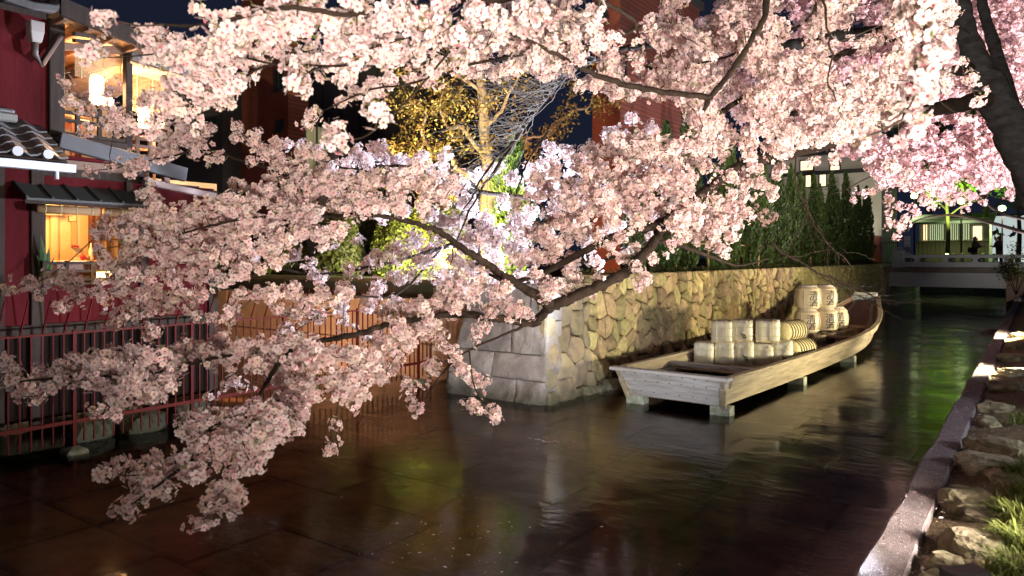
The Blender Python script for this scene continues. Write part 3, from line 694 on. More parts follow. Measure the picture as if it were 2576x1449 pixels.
while yy < fy1:
    if k % 13 == 6:
        o = link(pst_me, 'post', mfr, fence); o.location = (0, yy-7, 0.02)
        f = MB().add([(FX-.16, yy-.16, -.15), (FX+.16, yy-.16, -.15), (FX+.16, yy+.16, -.15), (FX-.16, yy+.16, -.15), (FX-.13, yy-.13, .05), (FX+.13, yy-.13, .05), (FX+.13, yy+.13, .05), (FX-.13, yy+.13, .05), (FX, yy, .10)],
                 [[0,1,5,4],[1,2,6,5],[2,3,7,6],[3,0,4,7],[4,5,8],[5,6,8],[6,7,8],[7,4,8],[0,3,2,1]])
        tag(f.build('fence_footing', mft, None, .02), 'mossy stone footing in the water carrying a post of the red fence', 'footing', 'footings of the red fence')
    else:
        o = link(bar_me, 'bar', mfr, fence); o.location = (0, yy-7, .14)
    if k % 2 == 0 and yy < 10.4:
        o = link(spk_me, 'spike', mfr, fence); o.location = (0, yy-7, 1.60); o.rotation_euler = (0, 0, .3)
    yy += pitch; k += 1
# stones on the inlet side in front of the house boards
for i, (yy, xx, s) in enumerate(((2.6, -11.0, .35), (3.3, -10.95, .3), (5.0, -11.1, .3), (5.7, -11.0, .34), (6.6, -11.2, .3))):
    rock('foundation_stone', (xx, yy, .05), (s*.8, s, s*.75), M('found_stone', (.06, .058, .042), .9, noise_s=4, noise_c=(.08, .09, .04), bump=.8, objrand=.15), 'rough foundation stone below the house boards behind the red fence', group='foundation stones of the house', seed=20+i)

# ================================================================== red house
XH = -11.2
def Y(px, X=XH): return float(at_X(px, 600, X)[1])
def Z(px, py, X=XH): return float(at_X(px, py, X)[2])
house = thing('red_house', (XH, 5, 0), 'dark red plastered townhouse with lit window and open upper veranda', 'house')
mred = M('red_plaster', (.085, .0095, .012), .95, spec=.1, noise_s=1.6, noise_c=(.042, .005, .0065), noise_amt=.9, bump=.3, bump_s=24, stretch=(1, 1.2, .28))
mtim = M('dark_timber', (.028, .020, .017), .8, spec=.15, noise_s=4, noise_c=(.06, .045, .035), stretch=(5, 5, .6))
mtim2 = M('brown_timber', (.16, .085, .05), .6, noise_s=4, noise_c=(.09, .05, .03), stretch=(5, 5, .6))
yl, yr = 1.0, Y(538)
wy0, wy1 = Y(105), Y(338); wz0, wz1 = Z(220, 700), Z(220, 510)
zb, zs = 1.66, 4.05
for a, b, c, d in ((yl, wy0, zb, zs), (wy1, yr, zb, 3.75), (wy0, wy1, zb, wz0), (wy0, wy1, wz1, zs)):
    MB().box((XH-.15, a, c), (XH, b, d)).build('wall', mred, house)
ub = Y(132)
MB().box((XH-.15, yl, zs), (XH, ub, 6.15)).build('upper_wall', mred, house)
MB().box((XH-4, yr-.15, zb), (XH-.152, yr, 3.7)).build('side_wall', mred, house)
# posts and beams
for px, z0, z1, w in ((92, .3, zs+.1, .16), (-8, .3, zs, .16), (360, zb, 3.7, .12), (534, .3, 3.72, .16)):
    yv = Y(px); MB().box((XH-.05, yv-w/2, z0), (XH+.04, yv+w/2, z1)).build('post', mtim, house, .008)
yv = Y(140); MB().box((XH-.14, yv-.10, zs-.1), (XH+.06, yv+.10, 6.2)).build('corner_post', mtim, house, .01)
MB().box((XH-.05, yl, zb-.14), (XH+.05, yr, zb+.02)).build('sill_beam', mtim, house, .01)
MB().box((XH-.03, Y(103), Z(240, 452)), (XH+.03, Y(365), Z(240, 422))).build('lintel_beam', mtim, house, .008)
# vertical skirting boards under the sill
mskb = M('skirt_board', (.013, .008, .006), .9, noise_s=3, noise_c=(.007, .005, .004), stretch=(4, 4, .5), objrand=.25, spec=.1)
yv = yl
while yv < yr-.05:
    w = random.uniform(.18, .24); MB().box((XH-.06, yv+.004, .36), (XH-.02+.012*random.random(), min(yv+w, yr)-.004, zb-.13)).build('skirting_board', mskb, house, .004); yv += w
# window canopy with battens
cy0, cy1 = Y(58, XH+.3), Y(400, XH+.2); cz0 = Z(200, 505, XH+.38); cz1 = Z(200, 470)
mcan = M('canopy_metal', (.045, .05, .045), .6, noise_s=6, bump=.2)
can = MB().prism([(XH, cy0, cz1), (XH+.42, cy0, cz0), (XH+.42, cy0, cz0-.03), (XH, cy0, cz1-.035)], (0, cy1-cy0, 0)).build('canopy', mcan, house)
for k in range(7):
    yv = cy0+(cy1-cy0)*(k+.02)/6.1; MB().bar((XH, yv, cz1+.012), (XH+.42, yv, cz0+.012), .03, .025).build('canopy_batten', mcan, can)
MB().box((XH+.36, cy0-.02, cz0-.075), (XH+.41, cy1, cz0-.02)).build('canopy_rafter', mtim, can, .004)
mbam = M('bamboo_blind', (.30, .19, .09), .7, noise_s=40, noise_c=(.17, .10, .05), stretch=(3, .1, 3), bump=.4, bump_s=60)
for a, b in ((92, 248), (262, 372)):
    bb = MB(); rb = bb.tube([(XH+.22, Y(a, XH+.22), cz0-.13), (XH+.22, Y(b, XH+.22), cz0-.13)], .06, 12).build('rolled_blind', mbam, house, smooth=True)
    for k in range(4):
        yk = Y(a+(b-a)*(k+.5)/4, XH+.22); MB().tube([(XH+.22+.063*math.cos(t), yk, cz0-.13+.063*math.sin(t)) for t in np.linspace(0, 6.28, 13)], .006, 5, cap=False).build('blind_cord', M('straw_cord'), rb)
# window frame, railing
for a, b, c, d in ((wy0-.03, wy0+.04, wz0, wz1), (wy1-.04, wy1+.03, wz0, wz1), (wy0, wy1, wz0-.04, wz0+.03), (wy0, wy1, wz1-.03, wz1+.04)):
    MB().box((XH-.12, a, c), (XH+.03, b, d)).build('window_frame', mtim, house)
rx = XH+.20
rl = thing('window_railing', (rx, 4.9, wz0), 'low dark timber railing in front of the lit window', 'railing')
for zz in (Z(180, 662, rx), Z(180, 682, rx), Z(180, 703, rx)): MB().box((rx-.02, Y(108, rx), zz-.018), (rx+.02, Y(330, rx), zz+.018)).build('rail', mtim, rl)
for px in (110, 168, 231, 300): MB().box((rx-.022, Y(px, rx)-.02, Z(180, 712, rx)), (rx+.022, Y(px, rx)+.02, Z(180, 656, rx))).build('baluster', mtim, rl)
MB().box((XH, Y(108, rx), Z(180, 712, rx)-.03), (rx+.03, Y(330, rx), Z(180, 712, rx))).build('shelf', mtim, rl)
# interior room
XB = XH-1.5
myel = M('cream_plaster', (.72, .55, .30), .9, noise_s=2, noise_c=(.66, .47, .24))
room = thing('lit_room', (XB, 4.9, wz0), 'warm cream walled room seen through the window', 'room')
MB().box((XB-.1, 2.6, 1.5), (XB, 8.0, 4.0)).build('back_wall', myel, room)
MB().box((XB, 2.6, 1.5), (XH-.16, 2.7, 4.0)).build('side_wall', myel, room)
MB().box((XB, 7.0, 1.5), (XH-.16, 7.05, 3.7)).build('side_wall', myel, room)
MB().box((XB, 2.6, 3.66), (XH-.16, 7.0, 3.72)).build('room_ceiling', M('ceiling_wood', (.40, .25, .12), .7), room)
MB().box((XB, 2.6, 1.95), (XH-.16, 7.0, 2.0)).build('room_floor', M('ceiling_wood'), room)
xq = XB+.02
MB().box((XB, Y(134, xq)-.06, 2.0), (XB+.10, Y(134, xq)+.06, 3.66)).build('round_pillar', M('pale_wood', (.62, .42, .22), .6), room, .03, seg=2)
MB().box((XB, Y(232, xq)-.06, 2.0), (XB+.12, Y(232, xq)+.08, 3.66)).build('dark_pillar', M('red_timber', (.16, .05, .02), .6), room, .01)
MB().box((XB, Y(179, xq), Z(185, 618, xq)), (XB+.03, Y(193, xq), Z(185, 558, xq))).build('wall_niche', M('niche_shade', (.50, .33, .14), .9), room)
MB().box((XB, Y(180, xq), Z(185, 622, xq)), (XB+.10, Y(194, xq), Z(185, 617, xq))).build('niche_shelf', M('red_lacquer', (.40, .02, .03), .4), room)
acu = thing('air_conditioner', (XB, Y(127, xq), Z(127, 545, xq)), 'cream wall air conditioner in the lit room', 'air conditioner')
MB().box((XB, Y(100, xq), Z(127, 543, xq)), (XB+.24, Y(146, xq), Z(127, 500, xq))).build('casing', M('ac_plastic', (.78, .66, .45), .4), acu, .03, seg=2)
MB().box((XB+.235, Y(102, xq), Z(127, 540, xq)), (XB+.245, Y(144, xq), Z(127, 537, xq))).build('air_slot', M('ac_dark', (.2, .14, .07), .6), acu)
pic = thing('framed_mask', (XB, Y(182, xq), Z(182, 558, xq)), 'framed panel with a pale oval mask on the room wall', 'picture')
MB().box((XB, Y(172, xq), Z(182, 558, xq)), (XB+.02, Y(193, xq), Z(182, 515, xq))).build('frame', M('frame_brown', (.18, .09, .04), .5), pic)
MB().box((XB+.02, Y(174, xq), Z(182, 556, xq)), (XB+.024, Y(191.5, xq), Z(182, 517, xq))).build('panel', M('panel_cream', (.75, .58, .33), .8), pic)
mm = MB(); cyv, czv = Y(178, xq), Z(178, 532, xq)
mm.add([(XB+.05, cyv, czv)]+[(XB+.026, cyv+.055*math.cos(a), czv+.09*math.sin(a)) for a in np.linspace(0, 2*math.pi, 17)[:-1]], [[0, 1+i, 1+(i+1) % 16] for i in range(16)])
mm.build('mask', M('mask_pink', (.72, .35, .22), .6), pic, smooth=True)
# shoji
sh = thing('shoji_screen', (XB+.5, Y(280, XB+.5), 2.0), 'white paper lattice screen glowing in the room', 'screen'); xs_ = XB+.5
MB().box((xs_-.006, Y(243, xs_), 2.0), (xs_, Y(352, xs_), 3.6)).build('paper', M('shoji_paper', (.85, .78, .62), .9, transl=.5), sh)
for px in (243, 252, 269, 276, 298, 320, 327, 352): MB().box((xs_, Y(px, xs_)-.012, 2.0), (xs_+.025, Y(px, xs_)+.012, 3.6)).build('stile', mtim2, sh)
for py in (525, 542, 560, 578, 602, 660): zz = Z(285, py, xs_); MB().box((xs_, Y(243, xs_), zz-.01), (xs_+.022, Y(352, xs_), zz+.01)).build('bar', mtim2, sh)
# counter with small objects
ct = thing('counter', (XB+.55, 4.6, 2.0), 'wooden counter under the window with small decorations', 'counter'); zc = Z(180, 655, XB+.7)
MB().box((XB+.35, Y(108, XB+.6), zc-.05), (XB+.85, Y(330, XB+.6), zc)).build('top', M('pale_wood'), ct, .01)
MB().box((XB+.45, Y(108, XB+.6), 2.0), (XB+.80, Y(330, XB+.6), zc-.05)).build('body', mtim2, ct)
xq2 = XB+.65
for nm, px, r, col, lab, cat in (('red_ball', 208, .045, (.55, .01, .03), 'small red ball ornament on the counter', 'ornament'), ('brown_ball', 221, .04, (.25, .14, .06), 'small brown ball ornament beside the red one', 'ornament')):
    b = MB(); b.lathe([(.002, 0), (r*.7, r*.3), (r, r), (r*.7, r*1.7), (r*.2, r*2), (.004, r*2.25)], 14, (xq2, Y(px, xq2), zc)); tag(b.build(nm, M(nm, col, .4), None, smooth=True), lab, cat)
bt = MB().lathe([(.03, 0), (.035, .02), (.035, .16), (.012, .22), (.012, .27)], 12, (xq2, Y(229, xq2), zc)); tag(bt.build('white_bottle', M('bottle_white', (.8, .72, .55), .3), None, smooth=True), 'slim pale bottle standing at the end of the counter', 'bottle')
cd = MB().box((xq2-.01, Y(186, xq2), zc), (xq2+.01, Y(206, xq2), zc+.05)); tag(cd.build('name_card', M('card_cream', (.7, .55, .3), .7), None), 'small cream card on the counter beside the red ball', 'card')
# potted leafy plant at the window's left edge
pl = thing('window_plant', (XH+.12, Y(112, XH+.12), wz0), 'dark green broad leaf plant at the corner of the lit window', 'plant')
for k, (dy, dz, w) in enumerate(((-.05, .62, .10), (.06, .45, .09), (.12, .30, .08), (-.1, .35, .08))):
    y0 = Y(112, XH+.12); b = MB(); b.add([(XH+.12, y0, wz0-.1), (XH+.14, y0+dy*.4-w*.5, wz0+dz*.5), (XH+.12, y0+dy, wz0+dz), (XH+.14, y0+dy*.4+w*.5, wz0+dz*.5), (XH+.16, y0+dy*.4, wz0+dz*.45)], [[0, 1, 4], [1, 2, 4], [2, 3, 4], [3, 0, 4]])
    b.build('leaf', M('dark_leaf', (.03, .075, .02), .5, transl=.2), pl)
MB().lathe([(.07, 0), (.09, .14), (.085, .14)], 12, (XH+.12, Y(112, XH+.12), wz0-.13)).build('pot', M('pot_dark', (.05, .04, .04), .6), pl)
# glowing lantern on the sill
WARM = (1, .55, .19)
def lantern(p, r, h, label, watts, col=WARM, es=9., name='paper_lantern', lightr=.08):
    t = thing(name, p, label, 'lantern')
    MB().lathe([(r*.8, 0), (r, h*.15), (r, h*.85), (r*.8, h)], 14, p).build('shade', M('lantern_'+'%d_%d' % (es*10, col[2]*100), (.9, .8, .6), .8, emit=col, emit_s=es), t, smooth=True)
    for zz in (0, h): MB().lathe([(r*.82, zz-.012), (r*.82, zz+.012)], 14, p).build('rim', mtim, t)
    if watts: point((p[0]+r+.05+lightr, p[1], p[2]+h/2), watts, col, lightr, t)
    return t
lz = Z(262, 705, XH+.1)
lantern((XH+.10, Y(262, XH+.1), lz), .10, .16, 'bright square lantern glowing on the window sill', 14)
point((XB+.9, 4.75, 3.45), 130, WARM, .12, room, 'room_light')

# ---- lower tiled roof (left) with round eave tiles and gutter
mtile = M('roof_tile', (.11, .105, .105), .45, noise_s=5, noise_c=(.06, .06, .06), bump=.3, objrand=.2)
pent = thing('tiled_pent_roof', (XH+.3, 3.4, 4.2), 'small grey tiled pent roof with pale gutter on the red wall', 'roof')
ez = Z(60, 388, XH+.75); rzz = Z(20, 305, XH+.05); ex, rx2 = XH+.85, XH+.05
y0r, y1r = 1.6, Y(165, XH+.8)
rbd = MB().prism([(rx2, y0r, rzz-.05), (ex, y0r, ez-.05), (ex, y0r, ez-.09), (rx2, y0r, rzz-.12)], (0, y1r-y0r, 0)).build('roof_board', mtim, pent)
ncol = 8; nrow = 5; wv_ = (y1r-y0r)/ncol
for i in range(ncol):
    for j in range(nrow):
        f0, f1 = j/nrow, (j+1.12)/nrow
        a = Vector((rx2+(ex-rx2)*f0, 0, rzz+(ez-rzz)*f0)); b = Vector((rx2+(ex-rx2)*f1, 0, rzz+(ez-rzz)*f1+.02)); ys_ = y0r+i*wv_
        ring = [(0, .0), (.16, .045), (.33, .06), (.5, .03), (.75, -.02), (1.02, .0)]; vs = []
        for p in (a, b):
            for u, hgt in ring: vs.append((p.x, ys_+u*wv_, p.z+hgt*.9))
            for u, hgt in ring: vs.append((p.x, ys_+u*wv_, p.z+hgt*.9-.022))
        k = 6; fs = [[q, q+1, 12+q+1, 12+q] for q in range(5)]+[[6+q+1, 6+q, 18+q, 18+q+1] for q in range(5)]+[[12+q, 12+q+1, 18+q+1, 18+q] for q in range(5)]+[[q+1, q, 6+q, 6+q+1] for q in range(5)]
        MB().add(vs, fs).build('tile', mtile, rbd, smooth=False)
    c = MB(); c.tube([(ex-.02, y0r+(i+.30)*wv_, ez+.02), (ex+.045, y0r+(i+.30)*wv_, ez+.015)], .062, 12); c.build('eave_disc', M('eave_tile', (.42, .44, .46), .4), rbd, smooth=False)
MB().box((rx2-.06, y0r, rzz-.02), (rx2+.10, Y(50, XH+.2), rzz+.10)).build('ridge', M('ridge_tile', (.16, .16, .14), .6), pent, .02)
MB().box((rx2-.05, y0r, rzz+.10), (rx2+.08, Y(46, XH+.2), rzz+.16)).build('ridge_cap', mtile, pent, .03, seg=2)
gz = ez-.10
MB().add([(ex+.02, y0r, gz), (ex+.14, y0r, gz), (ex+.14, y1r+.05, gz), (ex+.02, y1r+.05, gz), (ex+.0, y0r, gz-.10), (ex+.13, y0r, gz-.10), (ex+.13, y1r+.05, gz-.10), (ex+.0, y1r+.05, gz-.10)],
         [[4,5,6,7],[1,2,6,5],[0,4,7,3],[0,1,5,4],[3,7,6,2]]).build('gutter', M('gutter_pale', (.55, .60, .66), .35), pent)
MB().tube([(ex+.07, Y(137, ex), gz-.09), (ex+.07, Y(137, ex), gz-.2)], .025, 8).build('gutter_outlet', M('gutter_pale'), pent)

# ---- upper left eave with ridge-end tile, downpipe
eav = thing('upper_eave', (XH+.2, 3.5, 6.2), 'dark tiled eave above the red upper wall with bent downpipe', 'eave')
ezz = Z(60, 30, XH+.35)
MB().prism([(XH-.2, .8, ezz+.25), (XH+.45, .8, ezz+.02), (XH+.45, .8, ezz-.06), (XH-.2, .8, ezz+.15)], (0, Y(112, XH+.4)-.8, 0)).build('eave_board', mtim, eav)
for k in range(9):
    yk = 1.0+k*.30
    if yk < Y(100, XH+.4): MB().tube([(XH+.50, yk, ezz+.02), (XH-.15, yk, ezz+.27)], .07, 10).build('round_tile', mtile, eav, smooth=True)
yq = Y(122, XH+.4); b = MB()
b.loft([[(XH+.42-.08, yq-.55, ezz+.06), (XH+.42+.08, yq-.55, ezz+.06), (XH+.42+.08, yq-.55, ezz+.16), (XH+.42-.08, yq-.55, ezz+.16)], [(XH+.34, yq-.2, ezz+.02), (XH+.50, yq-.2, ezz+.02), (XH+.50, yq-.2, ezz+.13), (XH+.34, yq-.2, ezz+.13)],
        [(XH+.35, yq+.06, ezz+.06), (XH+.49, yq+.06, ezz+.06), (XH+.49, yq+.06, ezz+.17), (XH+.35, yq+.06, ezz+.17)], [(XH+.38, yq+.20, ezz+.17), (XH+.46, yq+.20, ezz+.17), (XH+.46, yq+.17, ezz+.24), (XH+.38, yq+.17, ezz+.24)]])
b.build('upturned_tile', mtile, eav, .02)
mpp = M('pipe_brown', (.10, .075, .065), .45); yp = Y(95, XH+.3)
b = MB(); b.loft([[(XH+.22+sx*.07*q, yp+sy*.07*q, zz) for sx, sy in ((-1,-1),(1,-1),(1,1),(-1,1))] for q, zz in ((1.25, ezz-.06), (1.2, ezz-.20), (.85, ezz-.34))]); b.build('hopper', M('hopper_grey', (.30, .27, .25), .5), eav, .01)
MB().tube([(XH+.22, yp, ezz-.33), (XH+.20, yp, ezz-.50), (XH+.16, yp+.10, ezz-.60), (XH+.10, Y(143), Z(140, 92))], .045, 10).build('downpipe', mpp, eav, smooth=True)

# ---- upper veranda
ver = thing('upper_veranda', (XH, 5.8, 4.0), 'open upper veranda with dark railing under a plank ceiling', 'veranda')
mplank = M('ceiling_plank', (.46, .28, .14), .7, noise_s=3, noise_c=(.34, .2, .1), stretch=(.5, 6, 6), objrand=.1)
va, vb = Y(150), Y(322); vc = Y(432)
MB().box((XH-3.2, va-.2, 3.86), (XH+.05, vb+.06, 3.98)).build('floor', mtim2, ver)
MB().box((XH-3.2, vb+.06, 3.66), (XH-.05, vc+.5, 3.78)).build('floor', mtim2, ver)
for px, z1 in ((323, 5.85), (330, 3.9)):
    pass
MB().box((XH-.06, vb-.05, 3.3), (XH+.05, vb+.05, Z(323, 105))).build('post', mtim, ver, .008)
MB().box((XH-1.9, va+.12, 3.9), (XH-1.8, va+.22, 5.8)).build('post', mtim2, ver, .008)
# roof: planks lit from below, sloping down along the canal
r0 = np.array([0, Y(150, XH+.45), Z(150, 20, XH+.45)]); r1 = np.array([0, Y(362, XH+.45), Z(362, 108, XH+.45)])
def roof_slab(name, mat, x0, x1, p, q, th0, th1, par):
    return MB().prism([(x0, p[1], p[2]+th0), (x0, q[1], q[2]+th0), (x0, q[1], q[2]+th1), (x0, p[1], p[2]+th1)], (x1-x0, 0, 0)).build(name, mat, par)
roof_slab('roof', mtile, XH-3.4, XH+.5, r0, r1, 0, .12, ver)
roof_slab('verge_board', mtim, XH+.44, XH+.50, r0, r1, -.10, .14, ver)
npk = 14
for k in range(npk):
    xa = XH-3.3+k*(3.7/npk); roof_slab('ceiling_plank', mplank, xa+.006, xa+3.7/npk-.006, r0, r1, -.045, -.02, ver)
for f in (.08, .36, .64, .92):
    p = r0+(r1-r0)*f; MB().box((XH-3.3, p[1]-.03, p[2]-.12), (XH+.42, p[1]+.03, p[2]-.05)).build('rafter', mtim2, ver, .005)
MB().bar((XH-.02, va-.1, Z(150, 118)), (XH-.02, vb+.5, Z(345, 118)-.02), .09, .10).build('eave_beam', mtim2, ver, .006)
for f in (.3, .6): MB().bar((XH+.40, r0[1]+.2, r0[2]-.20-f*.3), (XH+.10, Y(230), Z(230, 80)-f*.3), .05, .05).build('bracket_arm', mtim, ver)
MB().box((XH-3.3, va-.3, 3.9), (XH-3.2, vc+.6, 6.0)).build('back_wall', M('warm_plaster', (.52, .33, .16), .9, noise_s=2), ver)
MB().box((XH-3.2, va-.32, 3.9), (XH-.2, va-.24, 6.0)).build('left_wall', M('warm_plaster'), ver)
# hanging bamboo blinds
def blind(a, b, t, bo, X, par, sag=.0):
    y0, y1 = Y(a, X), Y(b, X); zt0, zb0 = Z((a+b)/2, t, X), Z((a+b)/2, bo, X); nsl = 26
    for k in range(nsl):
        z = zt0+(zb0-zt0)*k/nsl; MB().box((X-.004, y0, z), (X+.004, y1, z+(zt0-zb0)/nsl*.72)).build('slat', mbam, par)
    for f in (.12, .5, .88): MB().tube([(X+.008, y0+(y1-y0)*f, zt0), (X+.008, y0+(y1-y0)*f, zb0)], .006, 5).build('cord', M('straw_cord'), par)
bl1 = thing('hanging_blind', (XH-.12, Y(255, XH-.12), 5), 'brown bamboo blind hanging over the bright veranda lantern', 'blind'); blind(188, 318, 132, 206, XH-.12, bl1)
bl2 = thing('hanging_blind', (XH-.5, Y(380, XH-.5), 5), 'orange lit bamboo blind in the second veranda bay', 'blind'); blind(332, 432, 185, 290, XH-.5, bl2)
# second, lower roof of the next bay
q0_ = np.array([0, Y(328, XH+.1), Z(328, 150, XH+.1)]); q1_ = np.array([0, Y(470, XH+.1), Z(470, 190, XH+.1)])
roof_slab('lower_roof', mtile, XH-3.0, XH+.15, q0_, q1_, 0, .10, ver)
for k in range(10): xa = XH-2.9+k*.3; roof_slab('ceiling_plank', mplank, xa+.006, xa+.294, q0_, q1_, -.04, -.016, ver)
MB().box((XH-.25, vc-.04, 3.6), (XH-.15, vc+.06, Z(432, 175))).build('post', mtim2, ver, .008)
# railings
def railing(a, b, pys, X, posts, mat, t, b_):
    for py in pys:
        z = Z((a+b)/2, py, X); MB().box((X-.022, Y(a, X), z-.025), (X+.022, Y(b, X), z+.025)).build('rail', mat, ver, .004)
    for px in posts: MB().box((X-.024, Y(px, X)-.03, Z(px, b_, X)), (X+.024, Y(px, X)+.03, Z(px, t, X))).build('baluster', mat, ver, .004)
railing(150, 318, (292, 312, 345), XH+.02, (195, 250), mtim, 275, 368)
MB().box((XH-.10, va-.1, Z(240, 382)), (XH+.06, vb, Z(240, 352))).build('floor_beam', mtim, ver, .01)
railing(332, 432, (330, 352, 372), XH-.1, (345, 378, 405, 428), mtim2, 328, 400)
# sloping roof edges below the veranda
mfa = M('fascia_grey', (.055, .053, .056), .5, noise_s=4, bump=.1)
f0 = at_X(148, 352, XH+.25); f1 = at_X(467, 440, XH+.25)
MB().bar(f0, f1, .10, .22, up=(0, 0, 1)).build('fascia', mfa, house, .01)
MB().prism([(XH-.6, f0[1], f0[2]+.2), (XH-.6, f1[1], f1[2]+.2), (XH+.22, f1[1], f1[2]+.05), (XH+.22, f0[1], f0[2]+.05)], (0, 0, -.06)).build('pent_roof', mtile, house)
g0_ = at_X(362, 456, XH+.22); g1_ = at_X(540, 494, XH+.22)
MB().bar(g0_, g1_, .12, .10).build('gutter_beam', M('gutter_pink', (.30, .22, .20), .5), house, .01)
MB().prism([(XH-.7, g0_[1], g0_[2]+.12), (XH-.7, g1_[1], g1_[2]+.12), (XH+.2, g1_[1], g1_[2]+.03), (XH+.2, g0_[1], g0_[2]+.03)], (0, 0, -.05)).build('pent_roof', mtile, house)
# veranda furniture and lanterns
def chair(p, rz, label):
    t = thing('veranda_chair', p, label, 'chair', 'veranda chairs', rz); m = M('chair_wood', (.45, .22, .12), .5)
    MB().box((-.21, -.21, .40), (.21, .21, .45)).build('seat', m, t, .01, world=False)
    for sx in (-1, 1):
        for sy in (-1, 1): MB().bar((sx*.18, sy*.18, 0), (sx*.18, sy*.18, .40 if sy < 0 else .85), .035).build('leg', m, t, world=False)
    for zz in (.60, .78): MB().box((-.19, .165, zz), (.19, .195, zz+.07)).build('back_slat', m, t, .005, world=False)
chair((XH-.75, Y(165, XH-.75), 3.98), 1.2, 'wooden chair beside the red wall end of the veranda')
chair((XH-.9, Y(215, XH-.9), 3.98), -1.9, 'wooden chair between the veranda table and the blind')
chair((XH-.8, Y(350, XH-.8), 3.78), .8, 'wooden chair in the second veranda bay')
tb = thing('veranda_table', (XH-.9, Y(188, XH-.9), 3.98), 'small dining table on the upper veranda', 'table')
MB().box((XH-1.2, Y(178, XH-.9), 4.66), (XH-.6, Y(202, XH-.9), 4.70)).build('top', M('chair_wood'), tb, .01)
MB().bar((XH-.9, Y(188, XH-.9), 3.98), (XH-.9, Y(188, XH-.9), 4.66), .07).build('leg', M('chair_wood'), tb)
WH = (1, .52, .24)
lantern((XH-.7, Y(243, XH-.7), Z(243, 268, XH-.7)), .10, .50, 'tall bright white lantern on the veranda below the blind', 230, WH, 14.)
lantern((XH-.45, Y(273, XH-.45), Z(273, 268, XH-.45)), .075, .13, 'round glowing lamp beside the tall veranda lantern', 45, WH, 14.)
lantern((XH-.45, Y(362, XH-.45), Z(362, 330, XH-.45)), .085, .42, 'glowing lantern in the second veranda bay', 130, (1, .60, .30), 12.)

# ================================================================== buildings behind
mbrick = bpy.data.materials.new('red_brick'); mbrick.use_nodes = True; n = mbrick.node_tree.nodes; L = mbrick.node_tree.links
tc = n.new('ShaderNodeTexCoord'); mp = n.new('ShaderNodeMapping'); mp.inputs['Rotation'].default_value = (math.pi/2, 0, 0)
bk = n.new('ShaderNodeTexBrick'); bk.inputs['Scale'].default_value = 3.2; bk.inputs['Color1'].default_value = (.20, .045, .028, 1); bk.inputs['Color2'].default_value = (.15, .033, .024, 1); bk.inputs['Mortar'].default_value = (.09, .035, .028, 1)
bk.inputs['Mortar Size'].default_value = .014
L.new(tc.outputs['Object'], mp.inputs['Vector']); L.new(mp.outputs[0], bk.inputs['Vector']); L.new(bk.outputs['Color'], n['Principled BSDF'].inputs['Base Color']); n['Principled BSDF'].inputs['Roughness'].default_value = .85
def building(name, px_corner, d, left_px, right_px, top_py, mat, label, wins=(), roof=True, base=2.0):
    c = at_d(px_corner, 648, d); xl = at_Y(left_px, 600, c[1])[0]; yr_ = at_X(right_px, 600, c[0])[1]
    zt = H+(CY-top_py)*d/F
    t = thing(name, (float(c[0]), float(c[1]), base), label, 'building')
    MB().box((xl, c[1], base), (c[0], yr_, zt)).build('wall', mat, t)
    if roof: MB().box((xl-.15, c[1]-.15, zt), (c[0]+.15, yr_+.15, zt+.3)).build('roof', M('roof_dark', (.04, .04, .045), .8), t)
    for (face, a, b, z0p, z1p, lit) in wins:
        gm_ = M('night_glass', (.02, .022, .026), .08, spec=.8) if not lit else M('lit_glass', (.8, .7, .5), .6, emit=(1, .78, .45), emit_s=1.6)
        if face == 'f':
            xa, xb = at_Y(a, 600, c[1])[0], at_Y(b, 600, c[1])[0]; dd = depth_of(at_Y((a+b)/2, 600, c[1])); z0, z1 = H+(CY-z0p)*dd/F, H+(CY-z1p)*dd/F
            wf = MB().box((xa-.07, c[1]-.05, z0-.07), (xb+.07, c[1]-.003, z1+.07)).build('window_frame', M('frame_dark', (.03, .03, .03), .6), t)
            w = MB().box((xa, c[1]-.06, z0), (xb, c[1]-.052, z1)).build('window_pane', gm_, wf)
            MB().box(((xa+xb)/2-.025, c[1]-.075, z0), ((xa+xb)/2+.025, c[1]-.061, z1)).build('mullion', M('frame_dark'), wf)
            MB().box((xa-.1, c[1]-.12, z0-.14), (xb+.1, c[1]-.002, z0-.075)).build('sill', M('frame_dark'), wf)
        else:
            ya, yb = at_X(a, 600, c[0])[1], at_X(b, 600, c[0])[1]; dd = depth_of(at_X((a+b)/2, 600, c[0])); z0, z1 = H+(CY-z0p)*dd/F, H+(CY-z1p)*dd/F
            wf = MB().box((c[0]+.003, ya-.07, z0-.07), (c[0]+.05, yb+.07, z1+.07)).build('window_frame', M('frame_dark'), t)
            MB().box((c[0]+.052, ya, z0), (c[0]+.06, yb, z1)).build('window_pane', gm_, wf)
    return t, c
M('lit_glass', (.8, .7, .5), .6, emit=(1, .78, .45), emit_s=1.6); M('night_glass', (.02, .022, .026), .08, spec=.8)
mgrey = M('grey_render', (.12, .125, .125), .85, noise_s=1, noise_c=(.085, .09, .095), bump=.1)
mdgrey = M('dark_panel', (.085, .075, .078), .8, noise_s=.6, noise_c=(.06, .055, .06))
building('brick_building', 725, 27, 608, 776, -60, mbrick, 'dark red brick building beside the grey building', [('f', 695, 713, 222, 178, 0), ('f', 698, 712, 325, 308, 0), ('s', 752, 770, 160, 100, 0)])
building('grey_building', 560, 31, 300, 640, 170, mgrey, 'low grey rendered building with small dark window beside the brick building', [('f', 520, 550, 145+180, 300, 0), ('f', 440, 470, 325, 300, 0)])
t, c = building('grey_building', 1010, 33, 730, 1200, 140, mdgrey, 'dark panelled commercial building behind the gnarled tree', [('s', 1060, 1100, 330, 300, 0)])
